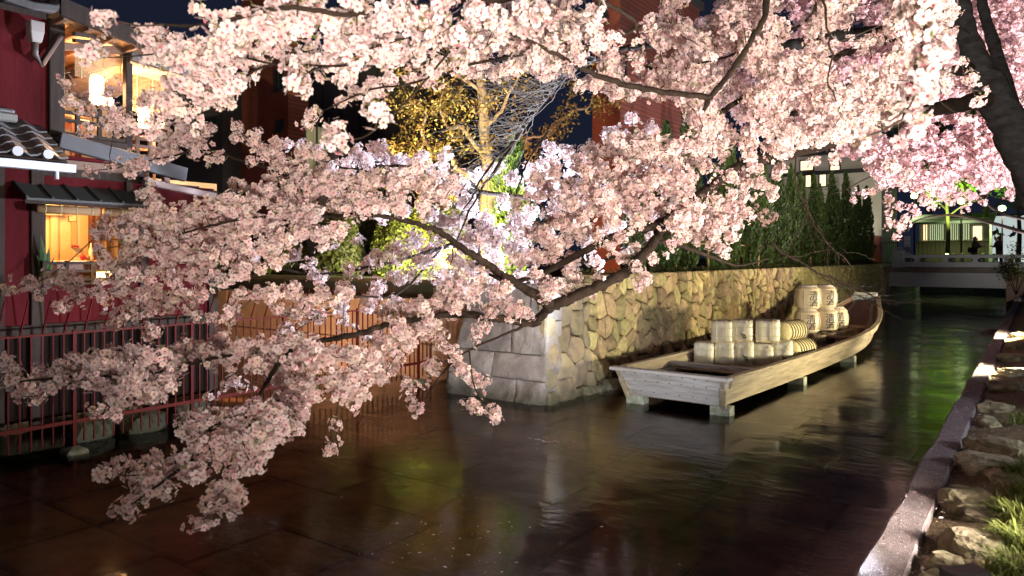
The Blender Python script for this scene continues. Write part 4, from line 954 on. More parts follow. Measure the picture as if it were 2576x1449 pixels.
for px in (775, 812, 860, 905, 950): xv = at_Y(px, 600, c[1])[0]; MB().box((xv-.03, c[1]-.03, 2), (xv+.03, c[1]-.001, H+(CY-140)*33/F)).build('panel_joint', M('frame_dark'), t)
building('brick_building', 1560, 24, 1490, 1760, -120, mbrick, 'orange brick building with tall dark slit windows behind the cherry boughs', [('s', 1542, 1552, 195, 140, 0), ('s', 1562, 1572, 195, 140, 0), ('s', 1600, 1612, 190, 160, 0), ('s', 1630, 1645, 190, 160, 0), ('f', 1505, 1525, 40, 10, 0)])
# hoarding with pipes in front of the dark building
hb = thing('site_hoarding', tuple(at_d(830, 648, 24)), 'grey site hoarding with scaffold pipes below the dark building', 'hoarding')
pa, pb = at_d(770, 648, 24), at_d(855, 648, 25); zt0 = H+(CY-315)*24/F
for k in range(5):
    a = pa+(pb-pa)*k/5; b = pa+(pb-pa)*(k+.96)/5; MB().bar((a[0], a[1], (2+zt0)/2), (b[0], b[1], (2+zt0)/2), .05, zt0-2).build('panel', M('hoarding_grey', (.20, .19, .19), .6, noise_s=2), hb)
for k in range(4): a = pa+(pb-pa)*k/3; MB().tube([(a[0]+.1, a[1]-.1, 2), (a[0]+.1, a[1]-.1, zt0+.35)], .025, 6).build('pipe', M('lamp_metal'), hb)
# pale house behind the cypresses
mpale = M('pale_plaster', (.62, .60, .50), .85, noise_s=1.5, noise_c=(.5, .48, .4))
ph = thing('pale_house', (-12, 50, 2), 'pale plastered house with lit upper windows behind the cypress row', 'house')
MB().box((-17, 50, 2.06), (-7.9, 56, 9.2)).build('wall', mpale, ph)
MB().box((-17.4, 49.6, 9.2), (-7.5, 56.4, 9.5)).build('roof', M('roof_dark'), ph)
def pw(a, b, t0, b0, lit, nm='window_pane'):
    xa, xb = at_Y(a, 600, 50)[0], at_Y(b, 600, 50)[0]; dd = depth_of(at_Y((a+b)/2, 600, 50)); z0, z1 = H+(CY-b0)*dd/F, H+(CY-t0)*dd/F
    wf = MB().box((xa-.08, 49.94, z0-.08), (xb+.08, 49.997, z1+.08)).build('window_frame', M('frame_dark'), ph)
    MB().box((xa, 49.925, z0), (xb, 49.935, z1)).build(nm, M('lit_glass') if lit else M('night_glass'), wf)
pw(2015, 2045, 405, 428, 1); pw(2028, 2040, 440, 470, 1); pw(2063, 2078, 440, 468, 1); pw(2088, 2110, 385, 410, 1); pw(2090, 2112, 418, 432, 1)
MB().box((-17, 49.90, 7.95), (-7.7, 49.99, 8.2)).build('dark_band', M('frame_dark'), ph)
MB().box((-17, 49.88, 2.06), (-7.9, 49.99, 3.9)).build('red_base', M('base_red', (.16, .04, .03), .8), ph)
# ================================================================== garden and trees
mfol = M('foliage')
def crown_points(n, f):
    """points on a lumpy surface r=f(theta,t)"""
    return f(rng.random(n), rng.random(n))
def columnar(h, r, n, seed):
    rr = np.random.default_rng(seed); t = rr.random(n)**.85; a = rr.random(n)*2*np.pi
    lump = 1+.22*np.sin(a*3+seed+t*9)+.18*np.sin(a*5-t*23+seed)
    R = r*np.clip(np.minimum(1.0, .55+t*2.2), 0, 1)*np.clip((1-t)/.62, 0, 1)**.75*lump*(.72+.35*rr.random(n))
    P = np.c_[R*np.cos(a), R*np.sin(a), .12+t*(h-.12)]; N = np.c_[np.cos(a), np.sin(a), np.full(n, .9)]
    return P, N
def foliage_mesh(P, N, size, col, asp=.35, up=.9):
    n = len(P); A = N+np.array([0, 0, up])+rng.normal(0, .35, (n, 3)); A /= np.linalg.norm(A, axis=1)[:, None]
    B = np.cross(A, rng.normal(0, 1, (n, 3))); B /= np.linalg.norm(B, axis=1)[:, None]+1e-9
    s = (size*(.6+.8*rng.random(n)))[:, None]
    V = np.stack([P-A*s*.6, P-B*s*asp, P+A*s, P+B*s*asp], 1).reshape(-1, 3); return V, np.repeat(col, 4, axis=0)
cyp_proto = []
for v in range(4):
    h = [4.9, 4.5, 5.1, 4.2][v]; P, N = columnar(h, .36, 5200, v+3); cc = np.array([.055, .105, .022])*(.45+.9*rng.random((len(P), 1)))
    V, C = foliage_mesh(P, N, np.full(len(P), .085)*(.6+.8*rng.random(len(P))), cc); o = np_mesh('foliage', V, 4, np.arange(len(V)), mfol, None, C); cyp_proto.append(o.data); bpy.data.objects.remove(o)
trk = MB().tube([(0, 0, 0), (.01, 0, 1.5), (0, .01, 3.6)], [.05, .04, .015], 7).mesh('trunk'); mtrk = M('bark_brown', (.10, .07, .045), .9, noise_s=8, bump=.6, stretch=(1, 1, .3))
for i, yy in enumerate(np.linspace(16.2, 45.0, 18)):
    t = thing('columnar_cypress', (-7.95+.08*math.sin(i*2.7), float(yy), 2.10), 'slim columnar cypress in the clipped row on top of the stone wall', 'tree', 'cypress row on the stone wall', rz=i*1.3)
    link(cyp_proto[i % 4], 'crown', mfol, t); link(trk, 'trunk', mtrk, t)
    s = .80+.25*((i*7) % 5)/5; t.scale = (s, s, s*(1.0 if i % 3 else .92))
sf = thing('bamboo_support_fence', (-8.25, 30, 2.1), 'bamboo poles lashed behind the cypress row', 'fence')
mbm = M('bamboo', (.42, .28, .13), .6, noise_s=5)
for zz in (3.0, 3.95): MB().tube([(-7.98, 17, zz), (-7.98, 31, zz+.02), (-7.98, 45.5, zz)], .022, 7).build('rail', mbm, sf)
for yy in np.arange(18, 45, 2.4): MB().tube([(-7.96, yy+.6, 2.0), (-7.96, yy+.6, 4.1)], .025, 7).build('pole', mbm, sf)

def topiary(c, rx, rz, label, n=5200, col=(.13, .155, .03), size=.05, flat=.55):
    t = thing('clipped_shrub', c, label, 'shrub', 'clipped garden shrubs')
    a = rng.random(n)*2*np.pi; z = rng.random(n)**.8; k = np.sqrt(np.clip(1-z**2.6, 0, 1))
    R = rx*k*(1+.05*np.sin(a*4+c[0])+.04*np.sin(a*7+z*6)); P = np.c_[R*np.cos(a), R*np.sin(a), z*rz]+rng.normal(0, .025, (n, 3))+np.array(c)
    N = np.c_[np.cos(a)*k, np.sin(a)*k, z]
    leaves('leaves', P, N, np.full(n, size), np.array(col)*(.45+.9*rng.random((n, 1))), mfol, t, .55, .5)['kind'] = 'stuff'
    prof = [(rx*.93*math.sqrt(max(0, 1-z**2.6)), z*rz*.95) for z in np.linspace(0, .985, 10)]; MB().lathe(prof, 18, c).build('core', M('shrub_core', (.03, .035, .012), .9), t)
    return t
for px, Yg, wpx, toppy, lab in ((1020, 14.6, 85, 520, 'large yellow lit dome shrub behind the fence corner of the garden'), (1095, 19.5, 70, 405, 'pale green round shrub below the gnarled tree'), (720, 14.0, 55, 590, 'low dark green shrub near the orange wall'),
                            (800, 17.0, 90, 450, 'broad yellow green shrub behind the low dark one'), (1130, 15.2, 55, 520, 'tall green lit shrub beside the large dome'), (690, 19.0, 60, 470, 'small olive shrub in front of the brick building'),
                            (560, 14.2, 50, 600, 'dark green shrub beside the house end'), (960, 18.5, 110, 430, 'wide lime shrub at the back of the garden')):
    p = at_Y(px, 640, Yg); d = depth_of(p); topiary((float(p[0]), float(p[1]), 2.08), wpx*d/F, max(.5, H+(CY-toppy)*d/F-2.08), lab)
# dark bushy shrub and juniper
t = topiary(tuple(float(q) for q in at_Y(865, 560, 14.0)[:2])+(2.08,), .75, 1.75, 'loose dark bush with reddish stems beside the lime dome', 5000, (.06, .07, .02), .07)
jp = at_d(1285, 520, 19.5); jun = thing('juniper', (float(jp[0]), float(jp[1]), 2.08), 'bright green flame shaped juniper beside the gnarled trunk', 'tree')
hj = H+(CY-335)*19.5/F-2.08; P, N = columnar(hj, .52, 6500, 91); P[:, 0] += .10*np.sin(P[:, 2]*4); P[:, 1] += .10*np.cos(P[:, 2]*3.4)
V, C = foliage_mesh(P, N, np.full(len(P), .10), np.array([.10, .16, .03])*(.4+1.0*rng.random((len(P), 1))), .3, .5)
np_mesh('crown', V+np.array(jun.location), 4, np.arange(len(V)), mfol, jun, C)
MB().tube([jp*[1, 1, 0]+[0, 0, 2.0], jp*[1, 1, 0]+[.03, 0, 2.08+hj*.7]], [.07, .02], 8).build('trunk', mtrk, jun)
# gnarled tree with twisted limbs
gp = at_d(1228, 640, 21.5); gn = thing('gnarled_tree', (float(gp[0]), float(gp[1]), 2.05), 'gnarled garden tree with twisted bare limbs and yellow lit leaves', 'tree')
mgb = M('pale_bark', (.40, .27, .18), .85, noise_s=9, noise_c=(.24, .15, .10), bump=.8, bump_s=14, stretch=(1, 1, .4))
gpts = []
def glimb(name, pts, r0, r1):
    Q = np.array([at_d(x, y_, d*1.265) for x, y_, d in pts]); S = smooth_path(Q, 7); r0 *= 1.25; S += rng.normal(0, .012, S.shape)
    rad = np.linspace(r0, r1, len(S)); MB().tube(S, rad, 8, jit=.25).build(name, mgb, gn, smooth=True); gpts.append(S[len(S)//3:])
glimb('trunk', [(1235, 705, 17), (1222, 560, 17), (1228, 450, 17), (1218, 330, 17), (1212, 230, 17), (1200, 120, 17), (1215, 20, 17)], .20, .08)
for P_, r in (([(1222, 480, 17), (1180, 440, 16.6), (1150, 425, 16.3), (1120, 380, 16.2), (1080, 372, 16.1), (1060, 330, 16), (1072, 290, 16), (1050, 262, 16), (1010, 268, 16)], .075),
              ([(1226, 400, 17), (1190, 360, 16.8), (1160, 320, 16.7), (1130, 322, 16.6), (1112, 290, 16.6), (1108, 250, 16.5), (1130, 215, 16.5)], .06),
              ([(1080, 372, 16.1), (1060, 410, 16), (1030, 400, 15.9), (1010, 420, 15.8), (980, 405, 15.8)], .035), ([(1150, 425, 16.3), (1130, 470, 16), (1090, 480, 15.8), (1060, 462, 15.6)], .04),
              ([(1225, 440, 17), (1270, 400, 17), (1320, 350, 17.2), (1370, 340, 17.4), (1420, 300, 17.5)], .07), ([(1218, 320, 17), (1260, 280, 17), (1300, 200, 17), (1350, 160, 17)], .06),
              ([(1212, 230, 17), (1150, 190, 16.8), (1090, 170, 16.6), (1040, 180, 16.5)], .05), ([(1370, 340, 17.4), (1440, 280, 17.6), (1480, 270, 17.6), (1500, 220, 17.6)], .05), ([(1225, 500, 17), (1330, 470, 16.6), (1400, 420, 16.4)], .05)):
    glimb('limb', P_, r, .012)
gp_all = np.vstack(gpts); nl = 9000; idx = rng.integers(0, len(gp_all), nl); clump = gp_all+rng.normal(0, .36, gp_all.shape)
P = clump[idx]+rng.normal(0, .14, (nl, 3))+np.array([0, 0, .08]); m_ = rng.random(nl) < .8
leaves('leaves', P[m_], np.tile([.3, -.5, .5], (m_.sum(), 1)), np.full(m_.sum(), .055), np.array([.40, .26, .08])*(.35+.9*rng.random((m_.sum(), 1)))*np.c_[np.ones(m_.sum()), .8+.5*rng.random(m_.sum()), np.ones(m_.sum())], mfol, gn, .45, .8)['kind'] = 'stuff'
# reddish brown hedge behind it
hp = at_Y(985, 520, 20.5); o = topiary((float(hp[0]), float(hp[1]), 2.08), 1.7, H+(CY-375)*26/F-2.08, 'russet brown hedge behind the gnarled tree', 6000, (.13, .075, .025), .07)

# ================================================================== beyond the bridge
GZ = 2.06
def on_street(px, d): p = at_d(px, 648, d); return float(p[0]), float(p[1])
# stone pillar, iron gate
x, yv = on_street(2282, 43.5); sp = thing('stone_marker', (x, yv, GZ), 'slim square granite marker pillar beside the bridge newel', 'pillar')
MB().box((x-.15, yv-.15, 1.9), (x+.15, yv+.15, 3.88)).build('shaft', mgr, sp, .02)
for k, ch in enumerate('一之船入'):
    me = text_mesh(ch, .24); o = link(me, 'lettering', M('engraved', (.14, .14, .14), .9), sp); me.materials.clear(); me.materials.append(M('engraved')); o.rotation_euler = (math.pi/2, 0, 0); o.location = (0, -.153, 3.55-GZ-k*.30)
x, yv = on_street(2234, 42.5); gt = thing('iron_gate', (x, yv, GZ), 'small dark iron gate at the end of the stone wall', 'gate')
for k in range(9): MB().box((x-.42+k*.10, yv-.012, 2.12), (x-.395+k*.10, yv+.012, 3.55)).build('bar', M('gate_iron', (.05, .03, .03), .5, .5), gt)
for zz in (2.3, 3.45): MB().box((x-.45, yv-.02, zz-.02), (x+.45, yv+.02, zz+.02)).build('rail', M('gate_iron'), gt)
MB().box((x+.45, yv-.05, 1.9), (x+.55, yv+.05, 3.7)).build('post', M('gate_iron'), gt)
# restaurant
RY = 64.0
rs = thing('timber_restaurant', (-5.5, RY, GZ), 'low timber restaurant with lattice windows beyond the bridge', 'building')
xa, xb = at_Y(2312, 600, RY)[0], at_Y(2486, 600, RY)[0]; dd = depth_of((xa, RY))
def rz_(py): return H+(CY-py)*dd/F
mwd = M('shop_wood', (.07, .05, .035), .7, noise_s=4, stretch=(6, 6, .6))
MB().box((xa, RY, GZ), (xb, RY+6, rz_(552))).build('wall', mpale, rs)
MB().box((xa-.2, RY-.06, GZ), (xb, RY-.003, rz_(607))).build('dado', mwd, rs)
for k in range(16): xk = xa+(xb-xa)*k/16; MB().box((xk, RY-.09, GZ), (xk+.05, RY-.061, rz_(608))).build('dado_batten', mwd, rs)
MB().prism([(xa-.6, RY-1.2, rz_(566)), (xb+.4, RY-1.2, rz_(566)), (xb+.4, RY+3, rz_(540)), (xa-.6, RY+3, rz_(540))], (0, 0, .15)).build('roof', M('roof_dark'), rs)
mlit = M('shop_glass', (.7, .72, .5), .5, emit=(.85, 1, .55), emit_s=.55)
for a, b in ((2322, 2334), (2338, 2375), (2385, 2412), (2416, 2440)):
    X0, X1 = at_Y(a, 600, RY)[0], at_Y(b, 600, RY)[0]
    MB().box((X0, RY-.05, rz_(604)), (X1, RY-.02, rz_(566))).build('window', mlit if a != 2322 else M('shop_warm', (.8, .7, .5), .5, emit=(1, .75, .4), emit_s=1.6), rs)
    nn = max(2, int((b-a)/5))
    for k in range(nn+1): xk = X0+(X1-X0)*k/nn; MB().box((xk-.03, RY-.09, rz_(604)), (xk+.03, RY-.051, rz_(566))).build('lattice', mwd, rs)
MB().box((at_Y(2448, 600, RY)[0], RY-.05, rz_(606)), (at_Y(2470, 600, RY)[0], RY-.02, rz_(572))).build('lit_doorway', M('door_warm', (.8, .6, .4), .5, emit=(1, .8, .5), emit_s=1.4), rs)
# bright white building at the far right
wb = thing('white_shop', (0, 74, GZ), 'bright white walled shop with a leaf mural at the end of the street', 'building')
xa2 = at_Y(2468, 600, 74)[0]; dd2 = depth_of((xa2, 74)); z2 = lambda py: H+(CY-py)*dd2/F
MB().box((xa2, 74, GZ), (xa2+12, 80, z2(545))).build('wall', M('white_glow_wall', (.8, .82, .8), .8, emit=(.85, .95, 1), emit_s=.55), wb)  # wall glows by itself in place of light falling on it
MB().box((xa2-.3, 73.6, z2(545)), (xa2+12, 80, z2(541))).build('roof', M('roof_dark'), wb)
for k in range(14):
    px = random.uniform(2490, 2560); py = random.uniform(570, 605); q = at_Y(px, py, 73.95); a = random.random()*6.28; s = random.uniform(.25, .5)
    MB().add([(q[0]-s*math.cos(a), 73.96, q[2]-s*math.sin(a)), (q[0]+.3*s*math.sin(a), 73.96, q[2]-.3*s*math.cos(a)), (q[0]+s*math.cos(a), 73.96, q[2]+s*math.sin(a)), (q[0]-.3*s*math.sin(a), 73.96, q[2]+.3*s*math.cos(a))], [[0, 1, 2, 3]]).build('mural_leaf', M('mural_%d' % (k % 3), [(.10, .30, .22), (.35, .06, .08), (.12, .18, .30)][k % 3], .8), wb)
# bollards
for i, px in enumerate((2383, 2399, 2420, 2474, 2500, 2545, 2562)):
    x, yv = on_street(px, 50+i*.2); b = MB().lathe([(.11, 0), (.11, .75), (.09, .82), (.02, .85)], 12, (x, yv, GZ)); tag(b.build('stone_bollard', M('bollard', (.50, .52, .44), .8), None, smooth=False), 'pale stone bollard beyond the bridge balustrade', 'bollard', 'bollards beyond the bridge')
# street lamps
GRN = (.62, 1.0, .20)
for i, (px, py, d, lab, wt) in enumerate(((2418, 505, 53, 'street lamp with green white light in front of the restaurant', 7000), (2521, 523, 56, 'street lamp with green white light near the white shop', 5000), (2300, 492, 58, 'street lamp half hidden by blossom beside the stone marker', 5000))):
    p = at_d(px, py, d); t = thing('street_lamp', (float(p[0]), float(p[1]), GZ), lab, 'street lamp')
    MB().tube([(p[0], p[1], GZ), (p[0], p[1], p[2]+.1)], [.07, .05], 10).build('pole', M('gate_iron'), t)
    MB().lathe([(.05, -.25), (.22, -.18), (.26, 0), (.20, .14), (.05, .2)], 14, tuple(p)).build('globe', M('lamp_globe', (.9, 1, .7), .5, emit=(.85, 1, .45), emit_s=5.), t, smooth=True)
    for up, e_ in ((1, 1.), (-1, .16)):
        ld = bpy.data.lights.new('lamp', 'SPOT'); ld.energy = wt*e_; ld.color = GRN if up > 0 else (.80, 1, .45); ld.spot_size = math.radians(150); ld.spot_blend = .6; ld.shadow_soft_size = .25
        lo = bpy.data.objects.new('lamp', ld); COL.objects.link(lo); lo.parent = t; lo.location = (0, 0, p[2]-GZ+up*.62); lo.rotation_euler = (math.pi if up > 0 else 0, 0, 0)
# green lit trees
def broad_tree(px, d, h, r, label, col, n=7000, tr=.18, leaf=.16):
    x, yv = on_street(px, d); t = thing('street_tree', (x, yv, GZ), label, 'tree', 'green lit trees beyond the bridge')
    MB().tube(smooth_path([(x, yv, GZ), (x+.1, yv, GZ+h*.3), (x-.05, yv, GZ+h*.6), (x+.1, yv, GZ+h*.85)], 5), np.linspace(tr, .03, 16), 9).build('trunk', mtrk, t, smooth=True)
    for k in range(7):
        a = k*2.4; z0 = GZ+h*(.4+.06*k); MB().tube(smooth_path([(x, yv, z0), (x+r*.4*math.cos(a), yv+r*.4*math.sin(a), z0+h*.10), (x+r*.8*math.cos(a), yv+r*.8*math.sin(a), z0+h*.14)], 4), np.linspace(tr*.4, .015, 9), 6).build('limb', mtrk, t)
    cc = rng.normal(0, 1, (34, 3)); cc /= np.linalg.norm(cc, axis=1)[:, None]; cc *= (.35+.6*rng.random((34, 1))); cc = cc*[r, r, h*.24]+[x, yv, GZ+h*.80]
    P = cc[rng.integers(0, 34, n)]+rng.normal(0, .28*r/1.8, (n, 3))
    leaves('leaves', P, rng.normal(0, 1, (n, 3)), np.full(n, leaf), np.array(col)*(.4+.9*rng.random((n, 1))), mfol, t, .5)['kind'] = 'stuff'
broad_tree(2382, 52, 8.5, 2.6, 'green lit broadleaf tree with dark trunk before the restaurant', (.14, .22, .035))
broad_tree(2477, 54, 9.5, 2.8, 'green lit broadleaf tree with thick pale trunk near the white shop', (.14, .22, .035), tr=.24)
broad_tree(2335, 80, 23, 5.5, 'very tall green lit tree behind the timber restaurant', (.16, .26, .04), n=9000, tr=.35, leaf=.30)
fl_ = on_street(2372, 49.5); floodlight((fl_[0], fl_[1], GZ), (fl_[0]-.2, fl_[1]+2.6, 12), 17000, (.62, 1, .20), 78, 'added green floodlight at the foot of the street trees', .2)  # added lamp, greens the crowns for their reflection in the water
broad_tree(2560, 49, 8, 2.4, 'green lit tree overhanging the right end of the bridge', (.14, .22, .035))
# yellow green shrub by the bridge end
x, yv = on_street(2556, 33); sh_ = thing('bank_shrub', (x, yv, 1.1), 'airy yellow green shrub on the bank before the bridge', 'shrub'); n_ = 2600
cc = rng.normal(0, 1, (26, 3))*[.45, .45, .40]+[x+.1, yv, 2.0]; P = cc[rng.integers(0, 26, n_)]+rng.normal(0, .16, (n_, 3))
leaves('leaves', P, rng.normal(0, 1, (n_, 3)), np.full(n_, .045), np.array([.22, .24, .07])*(.5+.8*rng.random((n_, 1))), mfol, sh_, .5)['kind'] = 'stuff'
for k in range(9): a = k*.7; MB().tube(smooth_path([(x, yv, .9), (x+.25*math.cos(a), yv+.25*math.sin(a), 1.5), (x+.6*math.cos(a), yv+.6*math.sin(a), 2.1+.2*math.sin(k))], 4), np.linspace(.02, .006, 9), 5).build('stem', mtrk, sh_)

# ---- two people standing at the balustrade
def person(loc, rz, coat, hair_c, label, long_hair=True, lean=.05, bag=False):
    t = thing('person', loc, label, 'person', rz=rz)
    J = {'pel': (0, 0, .92), 'sp': (0, lean*.5, 1.12), 'ch': (0, lean, 1.30), 'nk': (0, lean+.02, 1.46), 'hd': (0, lean+.05, 1.55), 'top': (0, lean+.05, 1.63),
         'hL': (-.09, 0, .88), 'kL': (-.10, .03, .50), 'aL': (-.10, -.01, .08), 'tL': (-.11, .13, .035), 'hR': (.09, 0, .88), 'kR': (.11, .06, .50), 'aR': (.12, .03, .08), 'tR': (.13, .17, .035),
         'sL': (-.17, lean, 1.38), 'eL': (-.23, lean+.08, 1.12), 'wL': (-.12, lean+.30, 1.10), 'sR': (.17, lean, 1.38), 'eR': (.22, lean+.10, 1.13), 'wR': (.10, lean+.31, 1.16)}
    Rd = {'pel': .14, 'sp': .125, 'ch': .145, 'nk': .06, 'hd': .088, 'top': .075, 'hL': .095, 'kL': .06, 'aL': .042, 'tL': .038, 'hR': .095, 'kR': .06, 'aR': .042, 'tR': .038, 'sL': .075, 'eL': .052, 'wL': .034, 'sR': .075, 'eR': .052, 'wR': .034}
    E = [('pel','sp'),('sp','ch'),('ch','nk'),('nk','hd'),('hd','top'),('pel','hL'),('hL','kL'),('kL','aL'),('aL','tL'),('pel','hR'),('hR','kR'),('kR','aR'),('aR','tR'),('ch','sL'),('sL','eL'),('eL','wL'),('ch','sR'),('sR','eR'),('eR','wR')]
    for s, w in (('L', 'wL'), ('R', 'wR')):          # five short fingers
        wx, wy, wz = J[w]; J['p'+s] = (wx*.9, wy+.07, wz+.01); Rd['p'+s] = .03; E.append((w, 'p'+s))
        for k in range(5):
            nm = 'f%s%d' % (s, k); J[nm] = (wx*.9+(-.035+.018*k), wy+(.14 if k else .09), wz+(.0 if k else .05)); Rd[nm] = .009; E.append(('p'+s, nm))
    names = list(J); me = bpy.data.meshes.new('body'); me.from_pydata([J[k] for k in names], [(names.index(a), names.index(b)) for a, b in E], [])
    o = bpy.data.objects.new('body', me); COL.objects.link(o)
    sk = o.modifiers.new('skin', 'SKIN'); ss = o.modifiers.new('sub', 'SUBSURF'); ss.levels = ss.render_levels = 1
    for i, k in enumerate(names): me.skin_vertices[0].data[i].radius = (Rd[k], Rd[k]*(.8 if k in ('pel', 'sp', 'ch') else 1))
    me.skin_vertices[0].data[0].use_root = True
    dg = bpy.context.evaluated_depsgraph_get(); m2 = bpy.data.meshes.new_from_object(o.evaluated_get(dg)); bpy.data.objects.remove(o)
    skin = M('skin', (.50, .30, .21), .6); ct_ = M('coat_'+label[:12], coat, .8, noise_s=20); pa_ = M('trousers', (.02, .022, .03), .8)
    for mm_ in (skin, ct_, pa_): m2.materials.append(mm_)
    for p in m2.polygons:
        c = p.center; hand = c.y > lean+.27 and c.z > 1.0
        p.material_index = 0 if (c.z > 1.44 or hand) else (1 if c.z > .82 else 2); p.use_smooth = True
    b = link(m2, 'body', None, t)
    hm = M('hair_dark', (.012, .010, .010), .5); hb_ = MB(); c0 = (0, lean+.03, 1.60); rings = []
    for z, r in ((1.36 if long_hair else 1.50, .07), (1.46, .105), (1.56, .125), (1.64, .118), (1.70, .07), (1.72, .01)):
        rings.append([(r*.85*math.cos(a), c0[1]-.035+r*math.sin(a)*(.55 if math.sin(a) > 0 else 1), z) for a in np.linspace(0, 2*math.pi, 15)[:-1]])
    hb_.loft(rings).build('hair', hm, t, smooth=True, world=False)
    jk = MB(); rings = []
    for z, rx_, ry_, yo in ((.70, .19, .15, 0), (.85, .20, .16, 0), (1.05, .185, .15, lean*.4), (1.25, .205, .155, lean*.9), (1.38, .19, .13, lean), (1.46, .08, .08, lean+.02)):
        rings.append([(rx_*math.cos(a), yo+ry_*math.sin(a), z) for a in np.linspace(0, 2*math.pi, 17)[:-1]])
    jk.loft(rings).build('jacket', ct_, t, smooth=True, world=False)
    for sx in (-1, 1):
        MB().lathe([(.002, -.012), (.011, -.006), (.012, 0), (.011, .006), (.002, .012)], 8, (sx*.032, lean+.128, 1.575)).build('eye', hm, b, world=False)
    MB().add([(-.014, lean+.128, 1.535), (.014, lean+.128, 1.535), (0, lean+.125, 1.575), (0, lean+.158, 1.538)], [[0, 1, 3], [1, 2, 3], [2, 0, 3]]).build('nose', skin, b, world=False)
    MB().box((-.022, lean+.122, 1.508), (.022, lean+.132, 1.516)).build('mouth', M('lip', (.35, .12, .10), .5), b, world=False)
    if bag: MB().box((-.30, -.20, .80), (-.10, -.06, 1.10)).build('shoulder_bag', M('bag_dark', (.03, .02, .02), .7), t, .04, world=False, seg=2)
    return t
x, yv = on_street(2450, 41.2); person((x, yv, 2.08), math.radians(-95+36), (.035, .022, .02), None, 'person in a dark brown coat holding a white cup at the balustrade', True, .08, True)
cp = MB().lathe([(.028, 0), (.036, .10), (.033, .10)], 10, (x+.42*math.sin(math.radians(59)), yv+.42*math.cos(math.radians(59)), 2.08+1.14)); tag(cp.build('paper_cup', M('cup_white', (.8, .8, .78), .6), None), 'white paper cup in the hand of the person in brown', 'cup')
x, yv = on_street(2514, 41.0); person((x, yv, 2.08), math.radians(95+36), (.02, .06, .07), None, 'person in a dark teal coat turned towards the other person', False, .06)

# ================================================================== right bank details
mrb = M('bank_rock', (.30, .26, .17), .95, noise_s=7, noise_c=(.11, .11, .05), noise_amt=.9, bump=1., bump_s=26, objrand=.25)
def rk(px, py, wpx, hpx, dep, z, label, i, rz=0.):
    p = at_z(px+wpx*.10, py, z); d = depth_of(p); sx = wpx*d/F/2; dep = min(dep, sx*1.3)
    x = max(float(p[0]), KXR+sx*.92+.01); zz = bank_z(x, float(p[1]))
    rock('bank_rock', (x, float(p[1]), zz+hpx*d/F*.10), (sx*.85, dep*.9, hpx*d/F/2*.62), mrb, label, group='rocks along the kerb', seed=40+i, rz=rz, sub=3)
for i, a in enumerate(((2430, 1370, 160, 110, .22, .60, 'rough grey rock beside the kerb at the foot of the grass'), (2365, 1405, 90, 70, .14, .60, 'small pale rock wedged against the kerb'), (2400, 1255, 150, 110, .26, .62, 'large ochre rock with a flat face beside the kerb'),
                       (2500, 1105, 190, 85, .22, .72, 'long pale topped boulder lying across the bank'), (2450, 1165, 170, 90, .28, .62, 'dark shaded boulder below the long pale one'), (2415, 1200, 60, 24, .08, .66, 'small flat brick shaped stone on the dark boulder'),
                       (2480, 1045, 60, 50, .2, .66, 'small mossy stone behind the long boulder'), (2500, 1010, 80, 55, .22, .68, 'greenish stone between kerb and grass'), (2520, 960, 80, 50, .25, .70, 'blue lit stone with a pale top edge'),
                       (2545, 925, 70, 40, .3, .70, 'pair of low bluish stones along the kerb'), (2540, 890, 60, 40, .3, .70, 'round blue grey stone along the kerb'), (2552, 860, 50, 32, .3, .70, 'pale blue stone leaning on the kerb'), (2562, 835, 40, 26, .3, .70, 'small orange lit stone by the lamp'), (2345, 1440, 60, 50, .12, .58, 'pale pebble rock at the kerb foot'),
                       (2470, 1290, 110, 60, .18, .62, 'half buried ochre stone in the gravel'), (2505, 1075, 50, 30, .15, .72, 'little stone behind the long boulder top'), (2520, 1180, 90, 50, .2, .68, 'dark stone half under the grass'))):
    rk(*a[:6], a[6], i, random.uniform(-.4, .4))
# gravel
n_ = 5200; gx = rng.uniform(KXR+.03, 1.6, n_); gy = rng.uniform(.4, 11, n_)**1.0; gz_ = np.array([bank_z(a, b) for a, b in zip(gx, gy)])
P = np.c_[gx, gy, gz_+.004]; o = leaves('gravel', P, np.tile([0, 0, 1.], (n_, 1)), rng.uniform(.004, .014, n_), np.array([.34, .26, .15])*(.35+1.0*rng.random((n_, 1))), M('gravel', attr=True, rough=.9), None, .8, .5); tag(o, 'loose gravel and leaf litter on the bank', 'gravel', kind='stuff')
# petals strewn on the kerb, bank and water
n_ = 5200; py_ = rng.uniform(1.0, 30, n_)**1; kx = rng.uniform(KXL+.02, KXR+.1, n_); P = np.c_[kx, py_, np.full(n_, KZ+.011)]
col = np.where(rng.random((n_, 1)) < .86, np.array([[.62, .50, .52]]), np.array([[.28, .05, .03]]))*(.45+.6*rng.random((n_, 1)))
sz = np.where(rng.random(n_) < .07, .016, .0065); o = leaves('kerb_petals', P, np.tile([0, 0, 1.], (n_, 1)), sz, col, pm, None, .7, .25); tag(o, 'pale petals and red leaf scraps strewn over the kerb', 'petals', kind='stuff')
n_ = 210; ctr = np.array([at_z(x, y_, .004) for x, y_ in ((1150, 1370), (1100, 1330), (1300, 1330), (1010, 1390), (1380, 1110), (1180, 1250), (1500, 1330), (1080, 1010), (1270, 1440), (1700, 1400), (900, 1260))])
wts = np.array([60, 50, 25, 25, 70, 12, 12, 40, 20, 8, 8.]); P = ctr[rng.choice(len(ctr), n_, p=wts/wts.sum())]+np.c_[rng.normal(0, .22, (n_, 2)), np.zeros(n_)]
P[:70] = ctr[4]+np.c_[rng.normal(0, .07, (70, 2)), np.zeros(70)]; P[:, 2] = .006
pal = np.array([[.72, .60, .58], [.45, .04, .03], [.30, .28, .05], [.40, .14, .06]]); col = pal[rng.choice(4, n_, p=[.6, .15, .12, .13])]*(.5+.5*rng.random((n_, 1)))
